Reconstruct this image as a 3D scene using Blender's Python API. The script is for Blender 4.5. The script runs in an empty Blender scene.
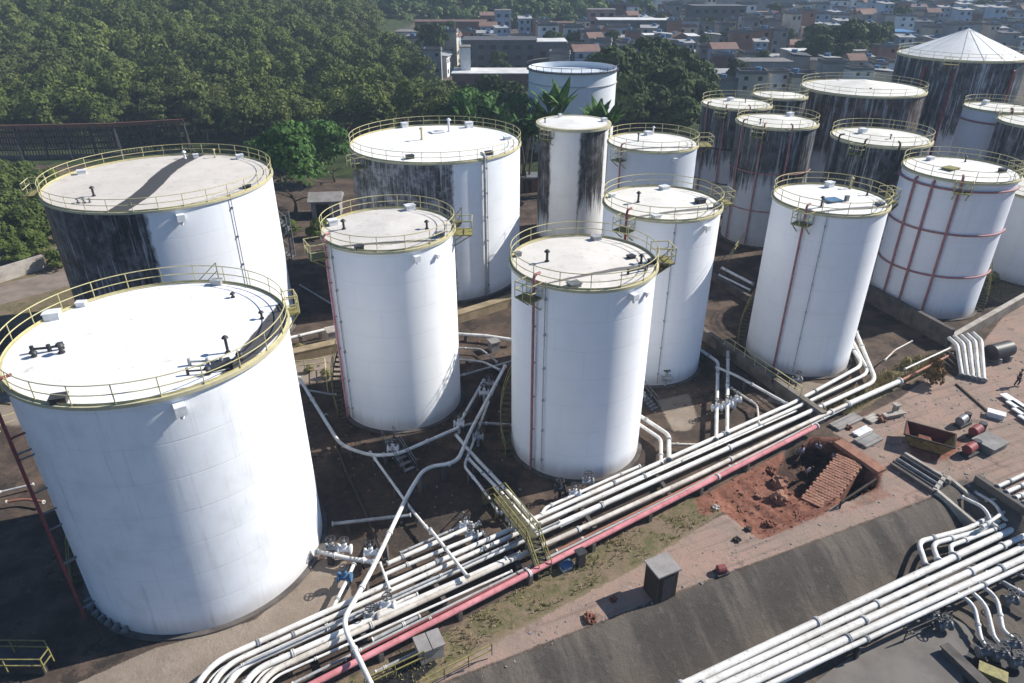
HAZE=.00036; SKY=.064; SUN=5.0; EXPO=0.68
import bpy, bmesh, math, random
import numpy as np
from mathutils import Vector
PI=math.pi
rnd=random.Random(7); nr=np.random.RandomState(7)
S=bpy.context.scene; COL=S.collection
# ---------------------------------------------------------------- camera geometry (survey of the photograph)
F=697.0; PITCH=math.radians(28.54); CH=34.0
CP,SP=math.cos(PITCH),math.sin(PITCH)
def G(px,py,z=0.0):
    """point on the level z seen at a pixel of the photograph"""
    u=(px-512)/F; v=-(py-341.5)/F
    d=(u,CP+v*SP,-SP+v*CP); t=(z-CH)/d[2]
    return Vector((d[0]*t,d[1]*t,z))
def PJ(x,y,z):
    z=z-CH; d=y*CP-z*SP; u=y*SP+z*CP
    return 512+x/d*F, 341.5-u/d*F
def ss(t):
    t=np.clip(t,0,1); return t*t*(3-2*t)
def poly_sdf(P,poly):
    """signed distance (negative inside) of points P (n,2) to a polygon"""
    P=np.asarray(P,float); poly=np.asarray([(p[0],p[1]) for p in poly],float)
    d=np.full(len(P),1e18); inside=np.zeros(len(P),bool)
    n=len(poly)
    for i in range(n):
        a=poly[i]; b=poly[(i+1)%n]; e=b-a; w=P-a
        t=np.clip((w@e)/(e@e+1e-12),0,1)
        q=w-t[:,None]*e; d=np.minimum(d,(q*q).sum(1))
        c=((a[1]<=P[:,1])&(b[1]>P[:,1]))|((b[1]<=P[:,1])&(a[1]>P[:,1]))
        with np.errstate(divide='ignore',invalid='ignore'):
            xi=a[0]+(P[:,1]-a[1])/(b[1]-a[1]+1e-18)*e[0]
        inside^=c&(P[:,0]<xi)
    return np.where(inside,-1,1)*np.sqrt(d)
def gp(*pts,z=0): return [tuple(G(x,y,z)[:2]) for x,y in pts]
LOWZ=-2.6
crest=gp((440,683),(720,575),(905,507),(932,497))
c0=Vector(crest[0]); c1=Vector(crest[1]); dr=(c0-c1).normalized()
LOW=[tuple(c0+dr*80)]+crest+gp((945,484),(962,478),(978,481),(1024,508))+[(120,75),(120,-60),(-80,-60)]
HOLE1=gp((789,446),(810,439),(838,443),(845,456),(819,482),(806,493),(793,484),(776,466))
HOLE2=gp((860,466),(876,478),(873,486),(845,499),(838,490))
REDP=gp((706,494),(812,436),(843,438),(884,470),(877,488),(838,503),(823,514),(761,540),(744,528),(722,511))
def height(x,y):
    x=np.asarray(x,float); y=np.asarray(y,float); sh=x.shape
    x=x.ravel(); y=y.ravel()
    d=np.maximum(y-150,0)
    h=30*(1-np.exp(-d*.16/30))*ss((-x-8-.1*d)/100)
    yy=np.minimum(np.maximum(y-200,0),800)
    h=h+.04*yy
    h=h+np.minimum(.25*np.maximum(y-365,0),75)*ss((72-x)/70)
    near=np.where((y<70)&(np.abs(x)<130))[0]
    if len(near):
        P=np.stack([x[near],y[near]],1)
        s=poly_sdf(P,LOW)
        h[near]+=LOWZ*ss((-s+.2)/4.6)
        r=poly_sdf(P,REDP)
        h[near]-=.55*ss(-r/1.2)
        h[near]-=1.75*ss((-poly_sdf(P,HOLE1)+.2)/.5)+1.9*ss((-poly_sdf(P,HOLE2)+.25)/.6)
        k=ss(-r/.8)
        h[near]+=k*(.14*np.sin(P[:,0]*2.3+1)*np.sin(P[:,1]*2.9)+.09*np.sin(P[:,0]*5.1+P[:,1]*3.7))
    return h.reshape(sh)
def hz(x,y): return float(height(np.array([x]),np.array([y]))[0])
def GT(px,py,lift=0.0):
    """first point where the ray of a pixel meets the terrain"""
    u=(px-512)/F; v=-(py-341.5)/F
    d=np.array((u,CP+v*SP,-SP+v*CP))
    t=np.concatenate([np.arange(20,1500,.5)])
    x=d[0]*t; y=d[1]*t; z=CH+d[2]*t
    h=height(x,y)+lift
    k=np.argmax(z<=h)
    return Vector((x[k],y[k],h[k]-lift))
# ---------------------------------------------------------------- objects
BASE={}
def tag(o,label=None,cat=None,group=None,kind=None):
    if label: o['label']=label
    if cat: o['category']=cat
    if group: o['group']=group
    if kind: o['kind']=kind
    return o
def thing(name,label,cat,loc=(0,0,0),group=None):
    o=bpy.data.objects.new(name,None); COL.objects.link(o)
    o.empty_display_size=.5; o.location=loc; BASE[o.name]=Vector(loc)
    return tag(o,label,cat,group)
class MB:
    def __init__(s): s.v=[]; s.f=[]
    def add(s,vs,fs):
        n=len(s.v); s.v+= [tuple(v) for v in vs]; s.f+=[tuple(i+n for i in f) for f in fs]; return s
    def box(s,c,size,rz=0,rx=0,ry=0,top=1.0):
        hx,hy,hz_=[q/2 for q in size]; vs=[]
        for k in (-1,1):
            t=top if k>0 else 1
            for (a,b) in ((-1,-1),(1,-1),(1,1),(-1,1)):
                vs.append(Vector((a*hx*t,b*hy*t,k*hz_)))
        from mathutils import Euler
        M=Euler((rx,ry,rz)).to_matrix(); c=Vector(c)
        vs=[M@v+c for v in vs]
        return s.add(vs,[(3,2,1,0),(4,5,6,7),(0,1,5,4),(1,2,6,5),(2,3,7,6),(3,0,4,7)])
    def bar(s,a,b,w,h=None):
        """square bar from a to b"""
        h=h or w; a=Vector(a); b=Vector(b); d=(b-a)
        if d.length<1e-6: return s
        d.normalize(); up=Vector((0,0,1)) if abs(d.z)<.95 else Vector((0,1,0))
        r=d.cross(up).normalized(); u=r.cross(d)
        vs=[p+r*(i*w/2)+u*(j*h/2) for p in (a,b) for i,j in ((-1,-1),(1,-1),(1,1),(-1,1))]
        return s.add(vs,[(3,2,1,0),(4,5,6,7),(0,1,5,4),(1,2,6,5),(2,3,7,6),(3,0,4,7)])
    def tube(s,path,r,n=10,fillet=0,caps=True):
        P=[Vector(p) for p in path]
        if fillet:
            Q=[P[0]]
            for i in range(1,len(P)-1):
                a,b,c=P[i-1],P[i],P[i+1]
                f=min(fillet,(a-b).length*.45,(c-b).length*.45)
                p=b+(a-b).normalized()*f; q=b+(c-b).normalized()*f
                for k in range(7):
                    t=k/6; Q.append(p*(1-t)**2+b*2*t*(1-t)+q*t*t)
            Q.append(P[-1]); P=Q
        rr=r if isinstance(r,(list,tuple)) else [r]*len(P)
        vs=[]; fs=[]
        up=None
        for i,p in enumerate(P):
            d=((P[min(i+1,len(P)-1)]-P[max(i-1,0)])).normalized()
            if up is None:
                up=Vector((0,0,1)) if abs(d.z)<.9 else Vector((1,0,0))
            x=d.cross(up)
            if x.length<1e-4: x=d.orthogonal()
            x.normalize(); y=x.cross(d).normalized(); up=y
            for k in range(n):
                a=2*PI*k/n; vs.append(p+(x*math.cos(a)+y*math.sin(a))*rr[i])
        for i in range(len(P)-1):
            for k in range(n):
                k2=(k+1)%n; fs.append((i*n+k,i*n+k2,(i+1)*n+k2,(i+1)*n+k))
        if caps:
            fs.append(tuple(range(n))[::-1]); fs.append(tuple((len(P)-1)*n+k for k in range(n)))
        return s.add(vs,fs)
    def lathe(s,prof,n=96,c=(0,0,0),a0=0,a1=2*PI):
        full=abs(a1-a0-2*PI)<1e-6; m=n if full else n+1
        vs=[];fs=[]
        for (r,z) in prof:
            for k in range(m):
                a=a0+(a1-a0)*k/n; vs.append((c[0]+r*math.cos(a),c[1]+r*math.sin(a),c[2]+z))
        for i in range(len(prof)-1):
            for k in range(n):
                k2=(k+1)%m; fs.append((i*m+k,i*m+k2,(i+1)*m+k2,(i+1)*m+k))
        return s.add(vs,fs)
    def disc(s,c,r,n=16):
        return s.add([(c[0]+r*math.cos(2*PI*k/n),c[1]+r*math.sin(2*PI*k/n),c[2]) for k in range(n)],[tuple(range(n))])
    def cyl(s,c,r,h,n=14,r2=None):
        r2=r if r2 is None else r2
        a=[(c[0]+r*math.cos(2*PI*k/n),c[1]+r*math.sin(2*PI*k/n),c[2]) for k in range(n)]
        b=[(c[0]+r2*math.cos(2*PI*k/n),c[1]+r2*math.sin(2*PI*k/n),c[2]+h) for k in range(n)]
        return s.add(a+b,[tuple(range(n))[::-1],tuple(range(n,2*n))]+[(k,(k+1)%n,n+(k+1)%n,n+k) for k in range(n)])
    def prism(s,poly,z0,z1):
        n=len(poly); p=[(q[0],q[1]) for q in poly]
        ar=sum(p[i][0]*p[(i+1)%n][1]-p[(i+1)%n][0]*p[i][1] for i in range(n))
        if ar<0: p=p[::-1]
        return s.add([(x,y,z0) for x,y in p]+[(x,y,z1) for x,y in p],
            [tuple(range(n))[::-1],tuple(range(n,2*n))]+[(k,(k+1)%n,n+(k+1)%n,n+k) for k in range(n)])
    def build(s,name,mat,parent=None,sharp=35,loc=None):
        me=bpy.data.meshes.new(name)
        if parent is not None: o0=world_of(parent)
        elif loc is not None: o0=Vector(loc)
        else:
            A=np.array(s.v); o0=Vector(((A[:,0].min()+A[:,0].max())/2,(A[:,1].min()+A[:,1].max())/2,A[:,2].min()))
        me.from_pydata([(v[0]-o0.x,v[1]-o0.y,v[2]-o0.z) for v in s.v],[],s.f)
        me.materials.append(mat)
        me.polygons.foreach_set('use_smooth',[True]*len(me.polygons))
        try: me.set_sharp_from_angle(angle=math.radians(sharp))
        except Exception: pass
        me.update()
        o=bpy.data.objects.new(name,me); COL.objects.link(o)
        if parent is not None:
            o.parent=parent; BASE[o.name]=o0
        else:
            o.location=o0; BASE[o.name]=o0
        return o
def world_of(o): return BASE[o.name]
def quads_obj(name,V,mat,parent=None,loc=(0,0,0),tint=None):
    """V: (n,4,3) array of quads"""
    n=len(V); me=bpy.data.meshes.new(name)
    me.vertices.add(n*4); me.vertices.foreach_set('co',np.ascontiguousarray(V,dtype=np.float32).ravel())
    me.loops.add(n*4); me.loops.foreach_set('vertex_index',np.arange(n*4,dtype=np.int32))
    me.polygons.add(n); me.polygons.foreach_set('loop_start',np.arange(0,n*4,4,dtype=np.int32))
    try: me.polygons.foreach_set('loop_total',np.full(n,4,dtype=np.int32))
    except Exception: pass
    if tint is not None:
        at=me.attributes.new('tint','FLOAT','FACE'); at.data.foreach_set('value',np.asarray(tint,np.float32))
    me.materials.append(mat); me.update(calc_edges=True); me.validate()
    o=bpy.data.objects.new(name,me); COL.objects.link(o)
    if parent is not None: o.parent=parent
    else: o.location=loc
    return o
def dup(o,parent=None,loc=None,rz=None,sc=None,label=None,group=None):
    c=o.copy(); COL.objects.link(c)
    if parent is not None: c.parent=parent
    if loc is not None: c.location=loc
    if rz is not None: c.rotation_euler=(0,0,rz)
    if sc is not None: c.scale=sc
    if label: c['label']=label
    if group: c['group']=group
    for ch in list(o.children): dup(ch,c)
    return c
# ---------------------------------------------------------------- materials
class NT:
    def __init__(s,name):
        s.m=bpy.data.materials.new(name); s.m.use_nodes=True; s.t=s.m.node_tree
        s.t.nodes.clear()
        s.out=s.n('ShaderNodeOutputMaterial'); s.b=s.n('ShaderNodeBsdfPrincipled')
        s.l(s.b.outputs[0],s.out.inputs[0])
        s.b.inputs['Specular IOR Level'].default_value=.3
        s._tc=None
    def n(s,t,**k):
        o=s.t.nodes.new(t)
        for a,v in k.items(): setattr(o,a,v)
        return o
    def l(s,a,b): s.t.links.new(a,b)
    def put(s,v,i):
        if hasattr(v,'is_linked') or hasattr(v,'links'): s.l(v,i)
        elif isinstance(v,(tuple,list)):
            i.default_value=tuple(v)+((1,) if len(v)==3 and len(i.default_value)==4 else ())
        else: i.default_value=v
    def co(s,w='Object'):
        if s._tc is None: s._tc=s.n('ShaderNodeTexCoord')
        return s._tc.outputs[w]
    def pos(s): return s.n('ShaderNodeNewGeometry').outputs['Position']
    def map(s,v,scale=(1,1,1)):
        o=s.n('ShaderNodeMapping'); s.l(v,o.inputs[0]); o.inputs['Scale'].default_value=scale; return o.outputs[0]
    def noise(s,v,scale,detail=4,rough=.6,out=0):
        o=s.n('ShaderNodeTexNoise'); s.l(v,o.inputs['Vector']); o.inputs['Scale'].default_value=scale
        o.inputs['Detail'].default_value=detail; o.inputs['Roughness'].default_value=rough; return o.outputs[out]
    def math(s,op,a,b=0.0,c=0.0):
        o=s.n('ShaderNodeMath',operation=op)
        s.put(a,o.inputs[0]); s.put(b,o.inputs[1]); s.put(c,o.inputs[2]); return o.outputs[0]
    def ramp(s,v,a,b,lo=0.0,hi=1.0):
        o=s.n('ShaderNodeMapRange',interpolation_type='SMOOTHSTEP'); s.put(v,o.inputs[0])
        for i,x in zip((1,2,3,4),(a,b,lo,hi)): o.inputs[i].default_value=x
        return o.outputs[0]
    def mix(s,f,a,b,blend='MIX'):
        o=s.n('ShaderNodeMix',data_type='RGBA',blend_type=blend)
        s.put(f,o.inputs[0]); s.put(a,o.inputs[6]); s.put(b,o.inputs[7]); return o.outputs[2]
    def xyz(s,v):
        o=s.n('ShaderNodeSeparateXYZ'); s.l(v,o.inputs[0]); return o.outputs
    def col(s,c,rough=.6,metal=0.0):
        s.put(c,s.b.inputs['Base Color']); s.put(rough,s.b.inputs['Roughness']); s.b.inputs['Metallic'].default_value=metal; return s
    def bump(s,h,strength=.3,dist=.05):
        o=s.n('ShaderNodeBump'); o.inputs['Strength'].default_value=strength; o.inputs['Distance'].default_value=dist
        s.l(h,o.inputs['Height']); s.l(o.outputs[0],s.b.inputs['Normal']); return s
def simple(name,c,c2=None,scale=2.0,rough=.6,metal=0.0,bump=0.0,stretch=(1,1,1),space='pos'):
    t=NT(name); v=t.pos() if space=='pos' else t.co()
    v=t.map(v,stretch)
    f=t.noise(v,scale,5,.65)
    c2=c2 or tuple(q*.6 for q in c)
    t.col(t.mix(t.ramp(f,.35,.7),c,c2),rough,metal)
    if bump: t.bump(t.noise(v,scale*3,4),bump,.04)
    return t.m
M={}
M['yellow']=simple('yellow_rail_paint',(.52,.47,.25),(.40,.35,.18),3)
M['cream_rim']=simple('cream_rim_paint',(.50,.46,.29),(.40,.37,.26),2)
M['olive']=simple('olive_yellow_paint',(.27,.24,.08),(.14,.12,.05),3)
M['olive_dark']=simple('dark_olive_steel',(.10,.092,.05),(.05,.046,.03),3)
M['red_pipe']=simple('red_pipe_paint',(.24,.05,.055),(.15,.045,.045),2)
M['red_faded']=simple('faded_red_pipe_paint',(.36,.16,.16),(.25,.12,.12),2)
def pipe_paint(name,c,c2,rust=.45,rough=.55):
    t=NT(name); p=t.pos(); a=t.noise(p,.7,5,.65); b=t.noise(p,3.2,5,.7); d=t.noise(p,11,3,.7)
    col=t.mix(t.ramp(a,.36,.66),c,c2); col=t.mix(t.ramp(b,.52,.72,0,.6),col,tuple(q*.55 for q in c2)); col=t.mix(t.ramp(t.math('ADD',t.math('MULTIPLY',b,.6),t.math('MULTIPLY',d,.4)),.56,.66,0,rust),col,(.17,.085,.05))
    nz=t.xyz(t.n('ShaderNodeNewGeometry').outputs['Normal'])[2]            # browner and darker on downward-facing sides
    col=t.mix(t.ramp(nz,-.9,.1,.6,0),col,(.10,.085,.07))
    t.col(col,rough); return t.m
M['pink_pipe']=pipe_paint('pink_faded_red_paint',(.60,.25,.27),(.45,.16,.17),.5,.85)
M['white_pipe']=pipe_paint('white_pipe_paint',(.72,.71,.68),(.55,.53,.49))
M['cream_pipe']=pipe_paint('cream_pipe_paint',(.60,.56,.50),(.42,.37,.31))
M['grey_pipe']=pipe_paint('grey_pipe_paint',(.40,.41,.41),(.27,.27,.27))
M['dark_pipe']=simple('dark_rusty_pipe',(.045,.036,.032),(.03,.025,.022),1.5)
M['rust_pipe']=simple('rusty_pipe',(.34,.13,.08),(.20,.09,.06),1.5)
M['skip_red']=simple('rusty_skip_red',(.15,.035,.03),(.07,.03,.025),2.5,rough=.8)
M['skip_ochre']=simple('rusty_skip_ochre',(.22,.15,.05),(.10,.06,.03),2.5,rough=.8)
M['steel']=simple('grey_steel',(.22,.23,.24),(.14,.14,.15),2,rough=.5,metal=.3)
M['dark_steel']=simple('dark_steel',(.05,.05,.055),(.03,.03,.03),2,rough=.5)
M['white_metal']=simple('white_metal',(.72,.73,.74),(.55,.55,.56),2,rough=.5)
M['blue_paint']=simple('blue_valve_paint',(.08,.18,.32),(.06,.12,.2),3)
M['concrete']=simple('pale_concrete',(.40,.37,.33),(.25,.22,.19),.8,rough=.9,bump=.2)
M['concrete_grey']=simple('grey_concrete',(.27,.26,.25),(.17,.16,.15),.7,rough=.9,bump=.2)
M['concrete_dark']=simple('dark_stained_concrete',(.12,.105,.095),(.06,.053,.05),.9,rough=.95,bump=.2)
M['bund']=simple('bund_wall_concrete',(.20,.175,.15),(.10,.088,.075),.7,rough=.95,bump=.2)
M['earth_bund']=simple('earth_bund',(.30,.235,.15),(.19,.15,.09),.8,rough=1,bump=.3)
M['path']=simple('brown_concrete_path',(.225,.185,.15),(.15,.118,.095),.5,rough=.95,bump=.15)
M['slab']=simple('grey_slab',(.17,.155,.14),(.12,.108,.098),.45,rough=.95,bump=.15)
M['black']=simple('black_recess',(.012,.012,.014),(.02,.018,.018),2)  # flat black standing in for shade in the pits and trench; also doors
M['red_earth']=simple('red_earth',(.18,.075,.05),(.11,.045,.03),1.4,rough=1,bump=.5)
M['orange_earth']=simple('orange_earth',(.29,.155,.108),(.20,.10,.07),1.2,rough=1,bump=.4)
M['rust_roof']=simple('rusty_tin_roof',(.17,.075,.05),(.10,.055,.04),.6,rough=.8)
M['grey_roof']=simple('grey_fibre_roof',(.28,.26,.25),(.19,.18,.17),.8,rough=.9)
M['wood_dark']=simple('dark_timber',(.05,.038,.03),(.03,.024,.02),1.5,rough=.9)
M['skin']=simple('skin',(.32,.18,.12),(.27,.15,.1),3)
M['cloth_blue']=simple('pale_blue_cloth',(.33,.38,.50),(.25,.29,.40),4,rough=.9)
M['cloth_lilac']=simple('grey_lilac_cloth',(.42,.38,.48),(.33,.30,.38),4,rough=.9)
M['cloth_dark']=simple('dark_cloth',(.03,.032,.04),(.02,.02,.026),4,rough=.9)
M['hair']=simple('dark_hair',(.02,.016,.013),None,4)
M['helmet']=simple('white_helmet',(.7,.7,.68),(.6,.6,.58),4,rough=.4)
M['bark']=simple('bark',(.11,.085,.06),(.06,.048,.036),2,rough=1)
def roof_mat(name,c,c2,band=None,dark=(.10,.10,.10)):
    """painted roof plate; band=(angle,c0,c1,curve,taper) a dark tarred strip across it (object space)"""
    t=NT(name); v=t.co()
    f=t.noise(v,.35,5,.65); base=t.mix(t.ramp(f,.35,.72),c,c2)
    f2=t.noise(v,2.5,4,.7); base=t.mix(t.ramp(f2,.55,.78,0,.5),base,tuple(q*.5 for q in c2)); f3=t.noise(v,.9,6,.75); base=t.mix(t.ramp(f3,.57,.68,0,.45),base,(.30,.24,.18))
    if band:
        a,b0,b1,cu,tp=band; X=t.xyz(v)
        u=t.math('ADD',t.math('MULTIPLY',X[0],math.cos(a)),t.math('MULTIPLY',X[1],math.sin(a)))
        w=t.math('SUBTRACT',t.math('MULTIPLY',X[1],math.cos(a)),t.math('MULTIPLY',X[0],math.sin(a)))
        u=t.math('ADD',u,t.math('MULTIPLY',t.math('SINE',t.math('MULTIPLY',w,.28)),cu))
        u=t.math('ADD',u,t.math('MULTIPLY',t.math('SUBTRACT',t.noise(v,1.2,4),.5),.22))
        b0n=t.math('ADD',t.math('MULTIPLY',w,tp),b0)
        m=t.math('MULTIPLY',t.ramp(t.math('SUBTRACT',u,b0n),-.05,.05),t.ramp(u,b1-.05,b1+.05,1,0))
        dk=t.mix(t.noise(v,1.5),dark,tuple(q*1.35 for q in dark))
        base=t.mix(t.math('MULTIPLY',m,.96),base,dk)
    t.col(base,.7); return t.m
def shell_mat(name,H,R,c=(.74,.75,.76),sectors=(),top=None,rust=0.0,dirt=.5,darkc=(.022,.021,.022),mot=.35):
    """white tank plates with weld seams and vertical dirt runs.
    sectors: (angle from, angle to, lowest height) tarred strips; top: (height, spread) tar running down from the rim"""
    t=NT(name); v=t.co(); X=t.xyz(v)
    ang=t.math('ARCTAN2',X[1],X[0])
    arc=t.math('MULTIPLY',ang,R)
    cx=t.n('ShaderNodeCombineXYZ'); t.l(X[0],cx.inputs[0]); t.l(X[1],cx.inputs[1]); t.l(t.math('MULTIPLY',X[2],.055),cx.inputs[2])
    sv=cx.outputs[0]                                            # stretched along z: runs
    runs=t.noise(sv,1.6,6,.7); fine=t.noise(sv,6.0,4,.7); blot=t.noise(v,.6,5,.6)
    base=t.mix(t.ramp(blot,.4,.75,0,.55*dirt+.1),c,tuple(q*.82 for q in c))
    base=t.mix(t.ramp(runs,.53,.76,0,.55*dirt),base,tuple(q*.52 for q in c))
    base=t.mix(t.ramp(fine,.56,.78,0,.4*dirt),base,tuple(q*.6 for q in c))
    # weld seams
    zz=t.math('FRACT',t.math('DIVIDE',X[2],2.2)); seam=t.ramp(t.math('ABSOLUTE',t.math('SUBTRACT',zz,.5)),.478,.495)
    row=t.math('FLOOR',t.math('DIVIDE',X[2],2.2))
    aa=t.math('FRACT',t.math('ADD',t.math('DIVIDE',arc,5.5),t.math('MULTIPLY',row,.37)))
    vs=t.ramp(t.math('ABSOLUTE',t.math('SUBTRACT',aa,.5)),.491,.498)
    sm=t.math('MULTIPLY',t.math('MAXIMUM',seam,vs),.13)
    base=t.mix(sm,base,tuple(q*.5 for q in c))
    # splash dirt at the foot
    foot=t.math('ADD',X[2],t.math('MULTIPLY',runs,-1.6)); base=t.mix(t.ramp(foot,-.6,.8,.45,0),base,(.34,.30,.26))
    dark=t.mix(t.ramp(t.noise(sv,3.0,5,.7),.45,.75),darkc,tuple(q*4.0 for q in darkc))
    if rust:
        dark=t.mix(t.ramp(t.noise(v,.9,5),.5,.62,0,rust),dark,(.12,.045,.025))
    mask=None
    edge=t.math('MULTIPLY',t.math('SUBTRACT',t.noise(t.map(v,(1,1,.5)),2.2,5,.7),.5),.9)
    for (a0,a1,zl) in sectors:
        mid=(a0+a1)/2; hw=(a1-a0)/2*R
        d=t.math('SUBTRACT',ang,mid); d=t.math('WRAP',d,PI,-PI)
        d=t.math('MULTIPLY',t.math('ABSOLUTE',d),R)
        m=t.ramp(t.math('ADD',d,edge),hw-.22,hw+.25,1,0)
        zz2=t.math('ADD',X[2],t.math('MULTIPLY',t.math('SUBTRACT',runs,.5),14))
        m=t.math('MULTIPLY',m,t.ramp(zz2,zl-1.2,zl+1.5))
        m=t.math('MULTIPLY',m,t.ramp(t.noise(sv,2.6,5,.75),.30,.46,.5,1))
        mask=m if mask is None else t.math('MAXIMUM',mask,m)
    if top:
        zt,sp=top
        zz2=t.math('ADD',X[2],t.math('MULTIPLY',t.math('SUBTRACT',runs,.5),sp))
        zz2=t.math('ADD',zz2,t.math('MULTIPLY',t.math('SUBTRACT',t.noise(v,.35,3),.5),sp*.6))
        m=t.ramp(zz2,zt-1.0,zt+1.2)
        m=t.math('MULTIPLY',m,t.ramp(t.noise(sv,2.1,5,.75),.35,.50,.22,1))
        mask=m if mask is None else t.math('MAXIMUM',mask,m)
    if mask is not None:
        mot=t.math('MULTIPLY',t.ramp(t.noise(v,.75,6,.7),.36,.56,1-mot,1),t.ramp(t.noise(sv,3.4,5,.75),.32,.54,1-mot*.8,1)); mask=t.math('MULTIPLY',mask,mot)
    if mask is not None: base=t.mix(mask,base,dark)
    t.col(base,.55); t.bump(t.math('ADD',t.math('MULTIPLY',seam,-1.0),t.math('MULTIPLY',blot,.5)),.25,.03)
    return t.m
def leaf_mat(name,a,b,use_tint=True,c=None):
    t=NT(name); p=t.pos()
    f=t.noise(p,.5,3); col=t.mix(t.ramp(f,.35,.68),a,b)
    if use_tint:
        at=t.n('ShaderNodeAttribute',attribute_name='tint')
        col=t.mix(t.ramp(at.outputs['Fac'],.55,1.0,0,.8),col,c or tuple(q*1.7 for q in b))
        col=t.mix(t.ramp(at.outputs['Fac'],0,.4,.5,0),col,tuple(q*.6 for q in a))
    if name=='forest_leaves': col=t.mix(t.ramp(t.noise(p,.022,3,.5),.50,.64,0,.55),col,(.085,.078,.040))
    oi=t.n('ShaderNodeObjectInfo')
    col=t.mix(t.math('MULTIPLY',oi.outputs['Random'],.35),col,tuple(q*.75 for q in b))
    t.col(col,.75); t.b.inputs['Specular IOR Level'].default_value=.12
    tr=t.n('ShaderNodeBsdfTranslucent'); t.put(col,tr.inputs[0])
    mx=t.n('ShaderNodeMixShader'); mx.inputs[0].default_value=.14
    t.l(t.b.outputs[0],mx.inputs[1]); t.l(tr.outputs[0],mx.inputs[2]); t.l(mx.outputs[0],t.out.inputs[0])
    return t.m
M['leaf_forest']=leaf_mat('forest_leaves',(.054,.084,.019),(.108,.142,.036),True,(.185,.220,.052))
M['leaf_far']=leaf_mat('far_forest_leaves',(.085,.125,.045),(.125,.17,.06))
M['leaf_dark']=leaf_mat('dark_leaves',(.036,.058,.020),(.062,.092,.028))
M['leaf_bright']=leaf_mat('bright_leaves',(.055,.125,.028),(.105,.21,.045))
M['leaf_mid']=leaf_mat('mid_green_leaves',(.040,.092,.024),(.075,.15,.036))
M['leaf_weed']=leaf_mat('weed_leaves',(.21,.205,.085),(.33,.275,.14),True,(.42,.34,.19))
M['leaf_dry']=leaf_mat('dry_brown_leaves',(.12,.07,.035),(.20,.12,.05))
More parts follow.
